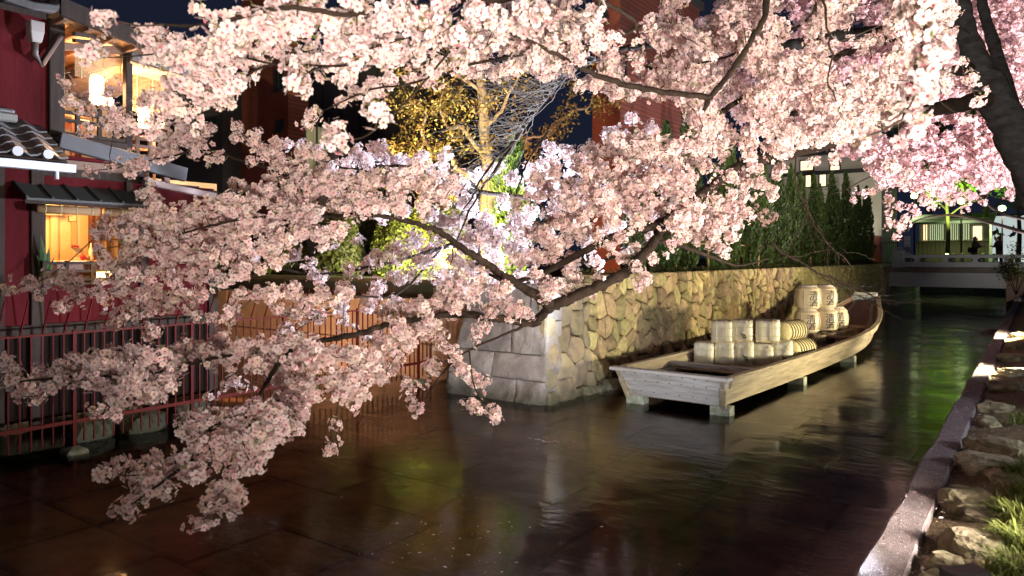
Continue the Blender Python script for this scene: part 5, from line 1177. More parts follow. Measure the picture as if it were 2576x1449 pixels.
o = leaves('floating_petals', P, np.tile([0, 0, 1.], (n_, 1)), rng.uniform(.006, .022, n_), col, pm, None, .55, .15); tag(o, 'petals and fallen leaves floating on the water', 'petals', kind='stuff')
pr = at_z(2470, 835, .005); n_ = 1600; P = np.c_[rng.normal(0, .22, n_), rng.normal(0, .8, n_), np.zeros(n_)]+[KXL-.35, 0, .008]+[0, pr[1], 0]; P = P[P[:, 0] < KXL-.02]
o = leaves('petal_raft', P, np.tile([0, 0, 1.], (len(P), 1)), np.full(len(P), .02), np.array([.60, .33, .28])*(.5+.6*rng.random((len(P), 1))), pm, None, .7, .2); tag(o, 'pink raft of petals drifted against the kerb', 'petals', kind='stuff')
# grass tufts
mgrs = M('grass_blade', attr=True, rough=.5, transl=.35)
def tuft(px, py, n, hgt, i, label):
    p = at_z(px, py, .72); t = thing('grass_tuft', (float(p[0]), float(p[1]), .62), label, 'grass', 'grass tufts on the bank'); vs = []; cs = []
    for k in range(n):
        a = rng.random()*6.28; ln = hgt*(.6+.7*rng.random()); w = .006+.003*rng.random(); o_ = rng.normal(0, .05, 2); dx, dy = math.cos(a), math.sin(a); sx, sy = -dy*w, dx*w
        out = ln*(.35+.6*rng.random()); b = np.array([p[0]+o_[0], p[1]+o_[1], .60]); pts = []
        for f in (0, .35, .7, 1): z = ln*(1.5*f-.95*f*f); pts.append(b+[dx*out*f, dy*out*f, z])
        c = np.array([.16, .20, .045])*(.5+.8*rng.random())
        for q, r in ((0, 1), (1, 2), (2, 3)):
            w0, w1 = (1, .8, .5, .08)[q], (1, .8, .5, .08)[r]
            vs += [pts[q]-[sx*w0, sy*w0, 0], pts[q]+[sx*w0, sy*w0, 0], pts[r]+[sx*w1, sy*w1, 0], pts[r]-[sx*w1, sy*w1, 0]]; cs += [c]*4
    np_mesh('blades', np.array(vs), 4, np.arange(len(vs)), mgrs, t, np.array(cs))['kind'] = 'stuff'
gl_ = ['grass tuft leaning over the lowest rocks', 'broad arching grass tuft behind the ochre rock', 'grass tuft beside the long pale boulder', 'grass clump growing behind the dark boulder', 'grass tuft among the small mossy stones']
for i, (px, py, n_, hg) in enumerate(((2505, 1446, 50, .17), (2460, 1470, 26, .14), (2562, 1410, 110, .20), (2545, 1330, 100, .20), (2575, 1290, 120, .24), (2560, 1225, 110, .22), (2580, 1170, 110, .24), (2565, 1110, 80, .2), (2560, 1040, 60, .2), (2590, 1350, 110, .26), (2600, 1230, 110, .26), (2530, 1395, 90, .18), (2535, 1260, 80, .18), (2550, 1165, 80, .18), (2520, 1310, 50, .14))):
    tuft(px, py, n_, hg, i, ['short young grass shoots at the foot of the bank beside the pale rocks', 'arching yellow green grass tuft on the bank above the rocks'][1 if i > 1 else 0])
# ground floodlight with glare by the bridge end
fp = at_z(2574, 772, .95); floodlight((float(fp[0])+.25, float(fp[1]), .80), (-3.0, 26, 7.5), 5200, (1, .80, .80), 120, 'bright floodlight on the bank before the bridge shining up into blossom', .15)
# ================================================================== cherry trees
mpet = M('petal', attr=True, rough=.6, transl=.42, spec=.25, objrand=.0)
mbark = M('cherry_bark', (.014, .009, .006), .95, spec=.2, noise_s=10, noise_c=(.035, .024, .017), noise_amt=.7, bump=1., bump_s=22, stretch=(1, 1, 1))
mbark_g = M('cherry_bark_grey', (.040, .042, .045), .95, spec=.15, noise_s=6, noise_c=(.014, .011, .009), noise_amt=.85, bump=1., bump_s=20, stretch=(1, 1, 2.2))
mbare = M('bare_twig', (.17, .165, .16), .8)
mtwig = M('twig', (.05, .034, .025), .8)
def rot_to(n):
    """(k,3,3) frames whose z axis is n, random spin"""
    n = n/np.linalg.norm(n, axis=1)[:, None]; r = rng.normal(0, 1, n.shape); x = r-n*(r*n).sum(1)[:, None]; x /= np.linalg.norm(x, axis=1)[:, None]+1e-9
    return np.stack([x, np.cross(n, x), n], 2)
def flower(hi):
    R = 1.0; vs = []; cs = []; base = np.array([.84, .58, .60]); mid = np.array([.92, .85, .85]); tip = np.array([.94, .91, .90])
    for k in range(5):
        a = 2*math.pi*k/5+.1*rng.normal(); c, s = math.cos(a), math.sin(a); tilt = .08+.22*rng.random(); wd = .36+.06*rng.random()
        def P(x, y_): return (c*x-s*y_, s*x+c*y_, tilt*x*x+.25*y_*y_)
        if hi:
            vs += [P(.06, 0), P(.55, -wd), P(.95, -.22), P(.87, 0), P(.06, 0), P(.87, 0), P(.95, .22), P(.55, wd)]; cs += [base, mid, tip, tip, base, tip, tip, mid]
        else:
            vs += [P(.06, 0), P(.58, -wd*1.05), P(.97, 0), P(.58, wd*1.05)]; cs += [base, mid, tip, mid]
    red = np.array([.40, .03, .06]); r = .20
    vs += [(-r, 0, .07), (0, -r, .07), (r, 0, .07), (0, r, .07)]; cs += [red]*4
    return np.array(vs), np.array(cs)
def cluster(nf, hi, rad=.037, fr=.0205):
    vs = []; cs = []
    i = np.arange(nf)+.5; ph = np.arccos(1-2*i/nf); th = np.pi*(1+5**.5)*i
    D = np.c_[np.cos(th)*np.sin(ph), np.sin(th)*np.sin(ph), np.cos(ph)]+rng.normal(0, .30, (nf, 3)); D /= np.linalg.norm(D, axis=1)[:, None]
    F = rot_to(D+rng.normal(0, .35, D.shape)+[0, 0, -.12])
    for k in range(nf):
        v, c = flower(hi); rr = rad*(.55+.75*rng.random()); s = fr*(.72+.42*rng.random())
        tint = np.array([1, 1, 1])*(1-.10*rng.random())
        tint *= 1-.05*rng.random()
        if rng.random() < .25: tint = tint*[1., .87, .88]
        elif rng.random() < .25: tint = tint*[1., .97, .88]
        vs.append(v @ F[k].T*s+D[k]*rr); cs.append(c*tint)
        if k % 3 == 0:      # stalk and small bract
            q = np.cross(D[k], [.3, .5, .8]); q = q/np.linalg.norm(q)*.0012
            vs.append(np.array([-q, q, D[k]*rr*.95+q, D[k]*rr*.95-q])); cs.append(np.tile([.16, .15, .04], (4, 1)))
        if k % 5 == 2:      # unopened bud
            e = D[k]*rr*1.1+rng.normal(0, .01, 3); q = rot_to(rng.normal(0, 1, (1, 3)))[0]*.0042; pk = np.array([.55, .16, .22])
            vs.append(np.array([e-q[:, 0]*1.6, e-q[:, 1], e+q[:, 0]*1.6, e+q[:, 1]])); cs.append(np.tile(pk, (4, 1)))
        if k % 9 == 4:
            q = np.cross(D[k], [.8, .1, .3]); q = q/np.linalg.norm(q)*.007; e = D[k]*rr*1.25
            vs.append(np.array([D[k]*rr*.6, e*.8-q, e, e*.8+q])); cs.append(np.tile([.13, .19, .03], (4, 1)))
    return np.vstack(vs), np.vstack(cs)
CM = [cluster(6, False) for _ in range(8)]; CMH = [cluster(6, True) for _ in range(8)]
CH = [cluster(14, True) for _ in range(8)]; CL = [cluster(13, False) for _ in range(8)]
def instance(tmpl, P, S, tint):
    """tmpl list of (V,C); P (n,3) S (n,) tint (n,3) -> V, C"""
    Vs, Cs = [], []; which = rng.integers(0, len(tmpl), len(P)); R = rot_to(rng.normal(0, 1, (len(P), 3)))
    for k, (v, c) in enumerate(tmpl):
        m = which == k
        if not m.any(): continue
        Vs.append((np.einsum('nij,vj->nvi', R[m], v)*S[m][:, None, None]+P[m][:, None, :]).reshape(-1, 3)); Cs.append((c[None]*tint[m][:, None, :]).reshape(-1, 3))
    return np.vstack(Vs), np.vstack(Cs)
def masses(lst, spacing=.082):
    pts = []
    for d0, d1, dens, txt in lst:
        for tok in txt.split():
            x, y_, r = map(float, tok.split(',')); d = rng.uniform(min(d0, d1), max(d0, d1)) if d0 <= d1 else None
            rm = r*d/F; k = max(1, int(dens*1.55*(rm*rm*math.pi)/(spacing*spacing)))
            for _ in range(k):
                a = rng.random()*2*math.pi; q = max(r-.5*spacing*F/d, r*.4)*math.sqrt(rng.random()); dd = d+rng.uniform(-.8, .8)*rm
                pts.append(at_d(x+q*math.cos(a), y_+q*math.sin(a), dd))
    return pts
def region(poly, d0, d1, n, holes=(), thin=None):
    """n points over a polygon of the photo at depths d0..d1 with natural gaps"""
    poly = np.array(poly, float); lo, hi = poly.min(0), poly.max(0); out = []; tries = 0
    while len(out) < n and tries < n*30:
        tries += 1; x, y_ = rng.uniform(lo, hi); ins = False; j = len(poly)-1
        for i in range(len(poly)):
            if (poly[i][1] > y_) != (poly[j][1] > y_) and x < (poly[j][0]-poly[i][0])*(y_-poly[i][1])/(poly[j][1]-poly[i][1])+poly[i][0]: ins = not ins
            j = i
        if not ins or any(((x-hx)/hrx)**2+((y_-hy)/hry)**2 < 1 for hx, hy, hrx, hry in holes): continue
        if noise.noise((x*.011, y_*.015, d0)) < (-.12 if thin is None else thin)+.25*(rng.random()-.5): continue
        out.append(at_d(x, y_, rng.uniform(d0, d1)))
    return out
def cherry(tree, boughs, bare, pts, n_obj, near_hi, scale=1.0, tints=((1, 1, 1),), twig_r=.0035, grey=(), n_pale=9+120+40):
    """boughs: lists of (px,py,depth,radius); pts: blossom positions"""
    nodes = []
    for bi, b in enumerate(boughs+bare):
        Q = np.array([list(at_d(x, y_, d))+[r] for x, y_, d, r in b]); S = smooth_path(Q, 7); S[:, 3] *= np.where(S[:, 3] > .02, .84, 1)
        if len(b) > 2: S[1:-1, :3] += rng.normal(0, 1, (len(S)-2, 3))*S[1:-1, 3:4]*(.18 if S[:, 3].max() < .08 else .05)
        if bi >= len(boughs): S[1:, :3] += np.cumsum(rng.normal(0, .009, (len(S)-1, 3)), axis=0)
        th = S[:, 3].max(); ns = 12 if th > .08 else (9 if th > .02 else 6)
        MB().tube(S[:, :3], np.maximum(S[:, 3]*(1+.06*np.sin(np.arange(len(S))*.9+bi)), .002), ns, jit=.05).build('trunk' if th > .15 else 'bough', mbark_g if bi in grey else (mbark if bi < len(boughs) else (mbare if len(boughs)+9 <= bi < len(boughs)+n_pale else mbark)), tree, smooth=True)
        if bi < len(boughs): nodes.append(S[:, :3])
    N = np.vstack(nodes); P = np.array(pts)
    d0 = np.min(np.linalg.norm(P[:, None, :]-N[None], axis=2), axis=1); order = np.argsort(d0); P = P[order]
    buf = np.zeros((len(N)+len(P), 3)); buf[:len(N)] = N; k = len(N); ea = []
    for p in P:
        j = np.argmin(((buf[:k]-p)**2).sum(1)); ea.append(buf[j].copy()); buf[k] = p; k += 1
    A = np.array(ea); B = P                                                   # twigs
    Mid = (A+B)/2+rng.normal(0, 1, A.shape)*np.linalg.norm(B-A, axis=1)[:, None]*.06+[0, 0, -.01]
    V = []; Ff = []; o_ = 0
    for (u, w, ra, rb) in ((A, Mid, 1.25, 1.1), (Mid, B, 1.1, .8)):
        d = w-u; d /= np.linalg.norm(d, axis=1)[:, None]+1e-9; x = np.cross(d, [.31, .52, .79]); x /= np.linalg.norm(x, axis=1)[:, None]+1e-9; y_ = np.cross(d, x)
        ring = []
        for p, r in ((u, ra), (w, rb)):
            for a in (0, 2.094, 4.189): ring.append(p+(x*math.cos(a)+y_*math.sin(a))*twig_r*r)
        V.append(np.stack(ring, 1).reshape(-1, 3)); n = len(u); b = np.arange(n)[:, None]*6+o_; o_ += 6*n
        for i in range(3): Ff.append(np.stack([b[:, 0]+i, b[:, 0]+(i+1) % 3, b[:, 0]+3+(i+1) % 3, b[:, 0]+3+i], 1))
    tag(np_mesh('twigs', np.vstack(V), 4, np.vstack(Ff).ravel(), mtwig, tree), kind='stuff')
    ln = np.linalg.norm(B-A, axis=1); ok = ln < .35*max(1, scale)                  # loose flowers along the twigs close the gaps
    f_ = rng.random((ok.sum(), 2)); E = A[ok]+(B[ok]-A[ok])*f_[:, :1]+rng.normal(0, .03*scale, (ok.sum(), 3)); E = E[rng.random(len(E)) < .8]
    Ed = np.array([depth_of(p) for p in E]); Te = np.array(tints)[rng.integers(0, len(tints), len(E))]*(1-.08*rng.random((len(E), 1)))
    for nm, mk_, tm in (('loose_flowers', Ed < near_hi, CMH), ('far_flowers', Ed >= near_hi, CM)):
        if mk_.any():
            V, C = instance(tm, E[mk_], scale*(.8+.5*rng.random(mk_.sum())), Te[mk_]); tag(np_mesh(nm, V, 4, np.arange(len(V)), mpet, tree, C), kind='stuff')
    dist = np.array([depth_of(p) for p in P]); vis = dist/scale; T = np.array(tints)[rng.integers(0, len(tints), len(P))]*(1-.08*rng.random((len(P), 1)))
    S = scale*(.82+.42*rng.random(len(P)))*np.where(dist < 3.0, 1.0, 1.0)
    idx = np.argsort(vis); ob = idx[:n_obj]; rest = idx[n_obj:]
    if len(ob):
        mel = []
        for v, c in CH:
            o = np_mesh('blossom_cluster', v, 4, np.arange(len(v)), mpet, None, c); mel.append(o.data); bpy.data.objects.remove(o)
        for i in ob:
            o = link(mel[int(rng.integers(0, 8))], 'blossom_cluster', None, tree); o.location = P[i]-np.array(OFF[tree.name])
            o.rotation_euler = rng.uniform(0, 6.28, 3); s = S[i]; o.scale = (s, s, s)
    hi = rest[dist[rest] < near_hi]; lo = rest[dist[rest] >= near_hi]
    for nm, ii, tm in (('blossoms', hi, CH), ('far_blossoms', lo, CL)):
        if len(ii):
            V, C = instance(tm, P[ii], S[ii], T[ii]); tag(np_mesh(nm, V, 4, np.arange(len(V)), mpet, tree, C), kind='stuff')
    return P

# ---------------------------------------------------------------- the near tree on the right bank
base = at_d(2800, 1030, 9.0)
tA = thing('cherry_tree', (float(base[0]), float(base[1]), .55), 'great cherry tree leaning from the bank whose blossoming boughs cross the canal', 'tree')
bA = [
 [(2810, 1060, 9, .34), (2740, 760, 9, .30), (2640, 540, 9, .28), (2570, 370, 9, .27), (2505, 250, 9, .24), (2455, 150, 9, .17), (2425, 60, 9, .14), (2400, -60, 9, .12), (2370, -160, 8.6, .10)],
 [(2700, 600, 9.6, .20), (2590, 370, 10.2, .13), (2530, 210, 10.6, .11), (2500, 110, 10.8, .10), (2475, 30, 11, .085), (2460, -60, 11, .07)],
 [(2440, 110, 9, .10), (2370, 50, 8.7, .09), (2302, 55, 8.4, .085), (2232, 74, 8.2, .085), (2170, 86, 8, .088), (2107, 90, 7.9, .085), (2057, 102, 7.9, .08), (1990, 112, 8, .07), (1932, 106, 8.2, .06), (1863, 116, 8.4, .05), (1745, 104, 8.7, .045), (1650, 112, 8.9, .045), (1580, 120, 9, .04)],
 [(2302, 75, 8.4, .05), (2244, 98, 8, .045), (2182, 110, 7.6, .042), (2120, 135, 7.3, .04), (2057, 164, 7, .04), (1990, 196, 6.8, .036), (1932, 226, 6.6, .034), (1863, 252, 6.4, .03), (1813, 282, 6.3, .028), (1770, 292, 6.2, .02)],
 [(2450, 165, 9, .09), (2390, 185, 8.6, .075), (2320, 180, 8.3, .07), (2257, 190, 8.1, .066), (2195, 210, 7.9, .06), (2127, 222, 7.8, .05), (2040, 270, 7.8, .04), (1960, 300, 7.6, .03)],
 [(2500, 240, 9, .14), (2420, 262, 8.8, .115), (2357, 274, 8.6, .10), (2294, 292, 8.4, .09), (2194, 318, 8, .085), (2100, 354, 7.7, .08), (2003, 380, 7.4, .078), (1938, 398, 7.2, .075), (1872, 414, 7, .07), (1797, 464, 6.8, .062), (1730, 514, 6.6, .056), (1677, 548, 6.4, .052), (1642, 568, 6.3, .045), (1598, 580, 6.2, .042), (1536, 598, 6.1, .04), (1465, 634, 6, .036), (1376, 682, 5.9, .028), (1288, 708, 5.8, .02), (1230, 690, 5.7, .012)],
 [(1668, 560, 6.35, .05), (1650, 600, 6.2, .048), (1611, 648, 6, .047), (1571, 686, 5.85, .048), (1524, 712, 5.7, .049), (1475, 736, 5.6, .049), (1427, 754, 5.5, .048), (1388, 766, 5.45, .048), (1350, 745, 5.35, .042), (1298, 712, 5.25, .038), (1249, 682, 5.2, .034), (1226, 664, 5.15, .032), (1168, 628, 5.05, .029), (1119, 592, 5, .026), (1069, 570, 4.9, .022), (1019, 554, 4.85, .019), (986, 548, 4.8, .016), (906, 540, 4.7, .014), (819, 546, 4.6, .012), (756, 550, 4.5, .011), (657, 547, 4.4, .009), (560, 560, 4.3, .008), (450, 590, 4.2, .006)],
 [(1388, 770, 5.45, .045), (1362, 795, 5.4, .040), (1340, 811, 5.38, .037), (1265, 803, 5.3, .034), (1205, 795, 5.2, .032), (1152, 790, 5.1, .031), (1077, 798, 5, .028), (1020, 806, 4.9, .024), (967, 818, 4.8, .022), (931, 830, 4.7, .02), (865, 848, 4.5, .018), (808, 858, 4.4, .016), (740, 880, 4.2, .014), (690, 930, 4, .012), (640, 1020, 3.8, .011), (590, 1090, 3.65, .010), (520, 1130, 3.5, .008), (440, 1190, 3.4, .007), (330, 1270, 3.3, .004)],
 [(740, 880, 4.2, .012), (620, 890, 4.05, .011), (520, 905, 3.95, .010), (430, 930, 3.85, .009), (300, 945, 3.75, .008), (150, 950, 3.65, .007), (10, 965, 3.55, .005)],
 [(1001, 548, 4.83, .013), (956, 503, 4.8, .011), (931, 483, 4.8, .010), (824, 472, 4.9, .010), (754, 456, 5, .010), (706, 437, 5, .010), (644, 414, 5, .009), (600, 402, 5, .009), (522, 378, 5, .008), (420, 395, 5, .006), (280, 425, 5, .003)],
 [(1640, 606, 6.2, .02), (1690, 612, 6.3, .022), (1740, 628, 6.4, .02), (1800, 650, 6.6, .016), (1860, 668, 6.8, .010), (1935, 650, 7, .006)],
 [(1930, -20, 4.6, .028), (1923, 45, 4.5, .022), (1900, 82, 4.5, .021), (1875, 126, 4.5, .020), (1845, 172, 4.5, .020), (1825, 198, 4.5, .021), (1788, 244, 4.5, .021), (1770, 278, 4.5, .012)],
 [(1788, 244, 4.5, .019), (1713, 237, 4.4, .018), (1638, 226, 4.3, .018), (1563, 211, 4.2, .017), (1488, 183, 4.1, .015), (1445, 160, 4, .012), (1338, 105, 3.6, .009), (1288, 87, 3.5, .008), (1206, 67, 3.4, .007), (1151, 62, 3.3, .005)],
 [(2370, -160, 8.6, .06), (1930, -60, 4.7, .03), (1700, -70, 3.9, .02), (1500, -40, 3.2, .014), (1350, -15, 2.9, .011), (1244, 4, 2.75, .010), (1131, 6, 2.65, .0095), (1056, 15, 2.6, .009), (981, 22, 2.55, .009), (906, 33, 2.5, .0085), (844, 35, 2.45, .008), (749, 20, 2.4, .008), (669, 26, 2.4, .0075), (592, 47, 2.4, .007), (487, 65, 2.5, .006), (387, 60, 2.6, .004)],
 [(1244, 4, 2.75, .007), (1180, 30, 2.7, .007), (1119, 57, 2.7, .0065), (1031, 90, 2.7, .006), (994, 102, 2.7, .006), (919, 127, 2.75, .006), (864, 165, 2.8, .005), (690, 162, 3.1, .006), (615, 191, 3.15, .006), (535, 228, 3.2, .0055), (470, 270, 3.25, .005), (390, 320, 3.3, .004)],
 [(690, 162, 3.1, .005), (644, 152, 3.1, .005), (550, 135, 3.1, .0045), (475, 125, 3.1, .004), (330, 142, 3.1, .003), (245, 145, 3.1, .002)],
 [(1500, 120, 4.9, .012), (1400, 130, 4.8, .011), (1288, 142, 4.7, .010), (1181, 163, 4.6, .009), (1119, 186, 4.5, .008), (1019, 213, 4.4, .007), (931, 226, 4.4, .006), (814, 278, 4.3, .004)],
 [(1194, 50, 2.9, .005), (1134, 125, 2.85, .005), (1056, 218, 2.8, .0045), (994, 283, 2.75, .004), (919, 343, 2.7, .0035), (860, 352, 2.7, .003)],
 [(1340, 811, 5.38, .012), (1250, 850, 5.2, .009), (1180, 880, 5.1, .008), (1120, 930, 5.05, .007), (1080, 990, 5, .005)],
 [(1180, 880, 5.1, .006), (1190, 960, 5.05, .005), (1215, 1020, 5, .004)],
 [(1450, -30, 3.6, .012), (1600, 60, 4.2, .011), (1500, 110, 4.3, .010), (1400, 110, 4.4, .008)],
 [(2060, -40, 5, .014), (2040, 40, 5.2, .012), (1960, 90, 5.3, .010), (1800, 150, 5.4, .009), (1640, 170, 5.4, .008), (1560, 130, 5.4, .006)],
 [(420, 330, 4.6, .006), (300, 290, 4.7, .005), (200, 250, 4.8, .003)],
 [(2340, -60, 2.2, .010), (2330, 60, 2.1, .008), (2300, 180, 2.05, .006), (2270, 300, 2.0, .004)],
]
bare = [
 [(1580, 120, 9, .04), (1500, 150, 8.9, .04), (1420, 192, 8.8, .034), (1340, 292, 8.7, .028), (1270, 402, 8.6, .020), (1190, 502, 8.5, .013), (1140, 600, 8.4, .009), (1112, 690, 8.4, .005)],
 [(1300, 350, 8.6, .018), (1240, 400, 8.5, .014), (1200, 480, 8.5, .012), (1160, 540, 8.4, .006)],
 [(1380, 330, 8.8, .016), (1330, 420, 8.7, .012), (1300, 500, 8.6, .008), (1290, 560, 8.6, .004)],
 [(1940, 610, 8.6, .016), (1989, 648, 8.6, .014), (2043, 686, 8.6, .013), (2100, 717, 8.6, .011), (2160, 742, 8.6, .009), (2220, 770, 8.6, .007), (2320, 770, 8.6, .003)],
 [(2100, 717, 8.6, .006), (2180, 735, 8.6, .005), (2240, 755, 8.6, .004), (2290, 740, 8.6, .002)],
 [(2160, 742, 8.6, .005), (2230, 790, 8.6, .004), (2290, 822, 8.6, .002)],
 [(2000, 360, 7, .008), (2003, 473, 7, .007), (2047, 550, 7, .006), (2100, 628, 7, .005), (2160, 680, 7, .003)],
 [(2100, 628, 7, .004), (2030, 640, 7, .004), (1940, 660, 7, .003)],
 [(2070, -20, 3, .006), (2060, 120, 3, .005), (2040, 260, 3, .003)],
]
def spray(n, src, ang, spread, ln, d, r=.003):
    for _ in range(n):
        i = rng.random()*(len(src)-1); k = int(i); f = i-k; x0 = src[k][0]*(1-f)+src[k+1][0]*f; y0 = src[k][1]*(1-f)+src[k+1][1]*f
        a = ang+rng.normal(0, spread); L_ = ln*(.4+.9*rng.random()); c = rng.normal(0, .35); pts_ = []
        for q in (0, .35, .7, 1.0): aa = a+c*q; pts_.append((x0+math.cos(aa)*L_*q, y0+math.sin(aa)*L_*q+14*q*q, d+rng.normal(0, .1), r*(1.15-q*.8)))
        bare.append(pts_)
spray(120, bare[0][1:5], math.radians(190), .5, 190, 8.7, .0045)
spray(40, bare[0][3:7], math.radians(165), .6, 120, 8.5, .0035)
spray(14, bare[3][2:6], math.radians(20), .5, 110, 8.6, .003)
spray(12, bare[6][1:4], math.radians(60), .7, 120, 7, .003)
mA = []
# top left, close to the eye
mA += masses([(2.35, 2.45, 1., '265,40,30'), (3.0, 3.1, 1., '238,132,24'),
 (2.9, 3.2, 1., '356,85,14 390,92,22 435,100,30 475,120,38 420,135,34 385,115,22 510,150,44 450,165,38 395,150,24'),
 (2.35, 2.55, 1.05, '555,65,34 600,45,36 640,70,52 560,100,48 610,120,42 700,30,44 690,85,44 750,70,44'),
 (2.45, 2.65, 1.05, '790,25,44 840,75,46 900,20,44 910,80,48 960,60,44 1010,40,46 1060,70,44 1110,40,46 1150,80,40 1200,30,42 1250,50,44 1310,30,44 1360,50,40 880,-10,40 1000,-10,40 1120,-15,40 720,-15,34'),
 (2.7, 2.95, 1., '735,165,28 745,200,22 830,120,38 850,160,38 880,190,34 900,140,40 955,130,42 1000,110,36 1040,130,38 1090,100,38 1130,110,32 930,100,38'),
 (3.1, 3.4, 1., '500,190,38 545,175,40 590,165,38 640,150,34 560,225,36 600,205,32 520,240,36 475,225,38 440,205,34 430,260,34 400,295,30 455,285,30 375,330,24 485,300,22 560,258,16'),
 (2.5, 2.6, 1., '940,262,34 945,290,28'), (2.65, 2.75, 1., '850,330,24 845,362,24')])
# left of centre
mA += masses([(4.3, 4.8, 1., '165,212,16 180,240,18 170,260,14 205,265,18 235,278,18 262,240,14 280,230,14 295,290,28 270,310,22 320,305,22 215,335,15 360,260,20 375,235,14'),
 (4.4, 4.6, 1., '793,290,20 782,315,18 860,255,20 895,235,24 935,215,24 985,205,24 1030,190,26 1075,200,24 1110,165,26 1160,170,24'),
 (4.9, 5.1, 1., '222,433,15 275,421,18 333,430,20 355,412,26 395,395,26 435,378,34 480,345,40 515,330,30 455,325,30 500,375,30 535,395,18 420,345,26 600,325,22 590,345,14 640,360,26 672,385,26 700,355,24 715,400,34 760,385,34 700,425,28 755,430,34 800,400,30 810,440,30 635,405,18 680,450,16'),
 (4.6, 4.9, 1., '600,465,20 640,480,26 680,490,40 735,490,40 785,480,40 830,460,40 870,450,38 910,470,42 950,440,38 985,480,42 1025,450,40 1070,470,40 1110,480,34 1140,460,24 1060,510,30 1000,520,30 900,510,38 850,510,36 945,510,34 1120,505,24 1050,425,26'),
 (4.3, 4.6, 1.05, '372,485,28 395,515,34 360,545,32 310,560,28 270,560,22 255,590,24 240,570,14 330,590,34 400,570,42 450,550,42 500,540,42 545,530,44 590,520,44 640,530,44 690,540,42 740,540,40 780,540,34 690,580,38 640,575,40 590,580,40 540,590,40 480,590,40 430,600,38 380,620,36 330,640,30 290,660,26 330,660,24'),
 (4.2, 4.5, 1., '250,630,20 265,650,18 420,640,38 470,640,34 520,640,34 570,640,34 620,630,36 670,620,36 720,610,34 760,590,34 810,590,32 850,580,30 700,650,28 650,670,26 600,690,28 560,710,28 520,690,30 480,700,32 430,700,34 380,690,34 330,690,30 290,700,26 250,700,22'),
 (4.4, 4.7, 1., '20,733,13 75,715,22 115,700,24 100,735,20 150,705,26 190,710,24 165,765,16 150,775,12 210,745,26 250,735,26 300,735,28 345,740,28 390,735,28 330,775,26 300,790,18 375,775,28 420,760,26 290,815,16 455,740,26 500,745,26 370,820,20 385,845,22 470,780,16'),
 (4.3, 4.6, 1., '610,745,26 650,740,28 690,740,30 735,740,32 770,760,30 815,740,28 860,740,28 700,780,20 740,790,26 545,800,16 570,785,18 600,780,20 500,800,14')])
# lower left bough
mA += masses([(3.6, 3.9, 1.05, '25,920,32 30,960,34 65,975,36 90,1000,26 120,960,32 140,930,26 165,950,26 195,915,36 240,905,34 285,905,38 330,890,34 235,945,38 285,960,42 330,945,40 375,935,36 300,1000,36 265,1030,24 290,1045,22 345,990,32 385,985,34 415,960,34 425,925,32 370,890,32 405,885,28'),
 (3.9, 4.3, 1.05, '450,890,32 490,885,36 530,890,34 560,860,34 570,900,30 610,870,36 650,880,34 690,870,36 730,860,36 640,920,26 690,915,34 735,910,36 780,880,38 780,930,36 830,900,38 830,950,36 880,900,38 880,950,32 925,890,36 910,930,26 770,970,36 720,960,34 700,1000,34 740,1010,36 790,1000,34 760,1045,28'),
 (3.4, 3.7, 1.05, '690,1040,36 650,1030,32 610,1040,30 570,1060,32 530,1060,30 490,1060,32 455,1065,24 500,1090,28 550,1100,32 600,1090,34 650,1080,36 700,1080,34 740,1075,26 560,1140,32 610,1130,36 660,1125,36 640,1170,32 600,1180,32 490,1130,32 470,1165,36 500,1190,34 430,1170,30 390,1165,26 355,1165,22 300,1168,24 280,1185,20 330,1190,24 370,1200,30 400,1225,32 360,1240,32 325,1265,28 290,1285,24 335,1290,22 420,1240,20 580,1210,32 550,1230,34 590,1245,28 530,1265,26 575,1275,22 505,1315,18'),
 (4.0, 4.3, 1., '848,1068,19 825,1125,20 860,990,26 900,985,26 930,960,28 890,1010,20')])
# lower centre
mA += masses([(4.8, 5.2, 1.05, '960,860,36 950,900,34 990,870,36 1000,830,32 1030,860,34 1060,840,34 1040,805,32 1080,810,28 1100,770,30 1060,770,32 1020,780,30 980,790,30 1130,790,24 1150,760,30 1190,750,30 1110,740,28 1150,720,30 1200,715,28 1240,740,28 1230,780,24 1280,770,26 1310,780,22 1270,730,24 1290,800,14 1330,790,14 985,925,26 960,950,24'),
 (5.0, 5.2, 1., '1105,850,22 1125,875,20 1150,895,22 1160,925,24 1185,950,24 1215,960,20 1080,915,24 1095,935,18 1030,970,24 1050,1025,24 1180,1012,22 1200,1025,16 1240,1040,24 1250,1058,18 1215,820,22 1195,840,16')])
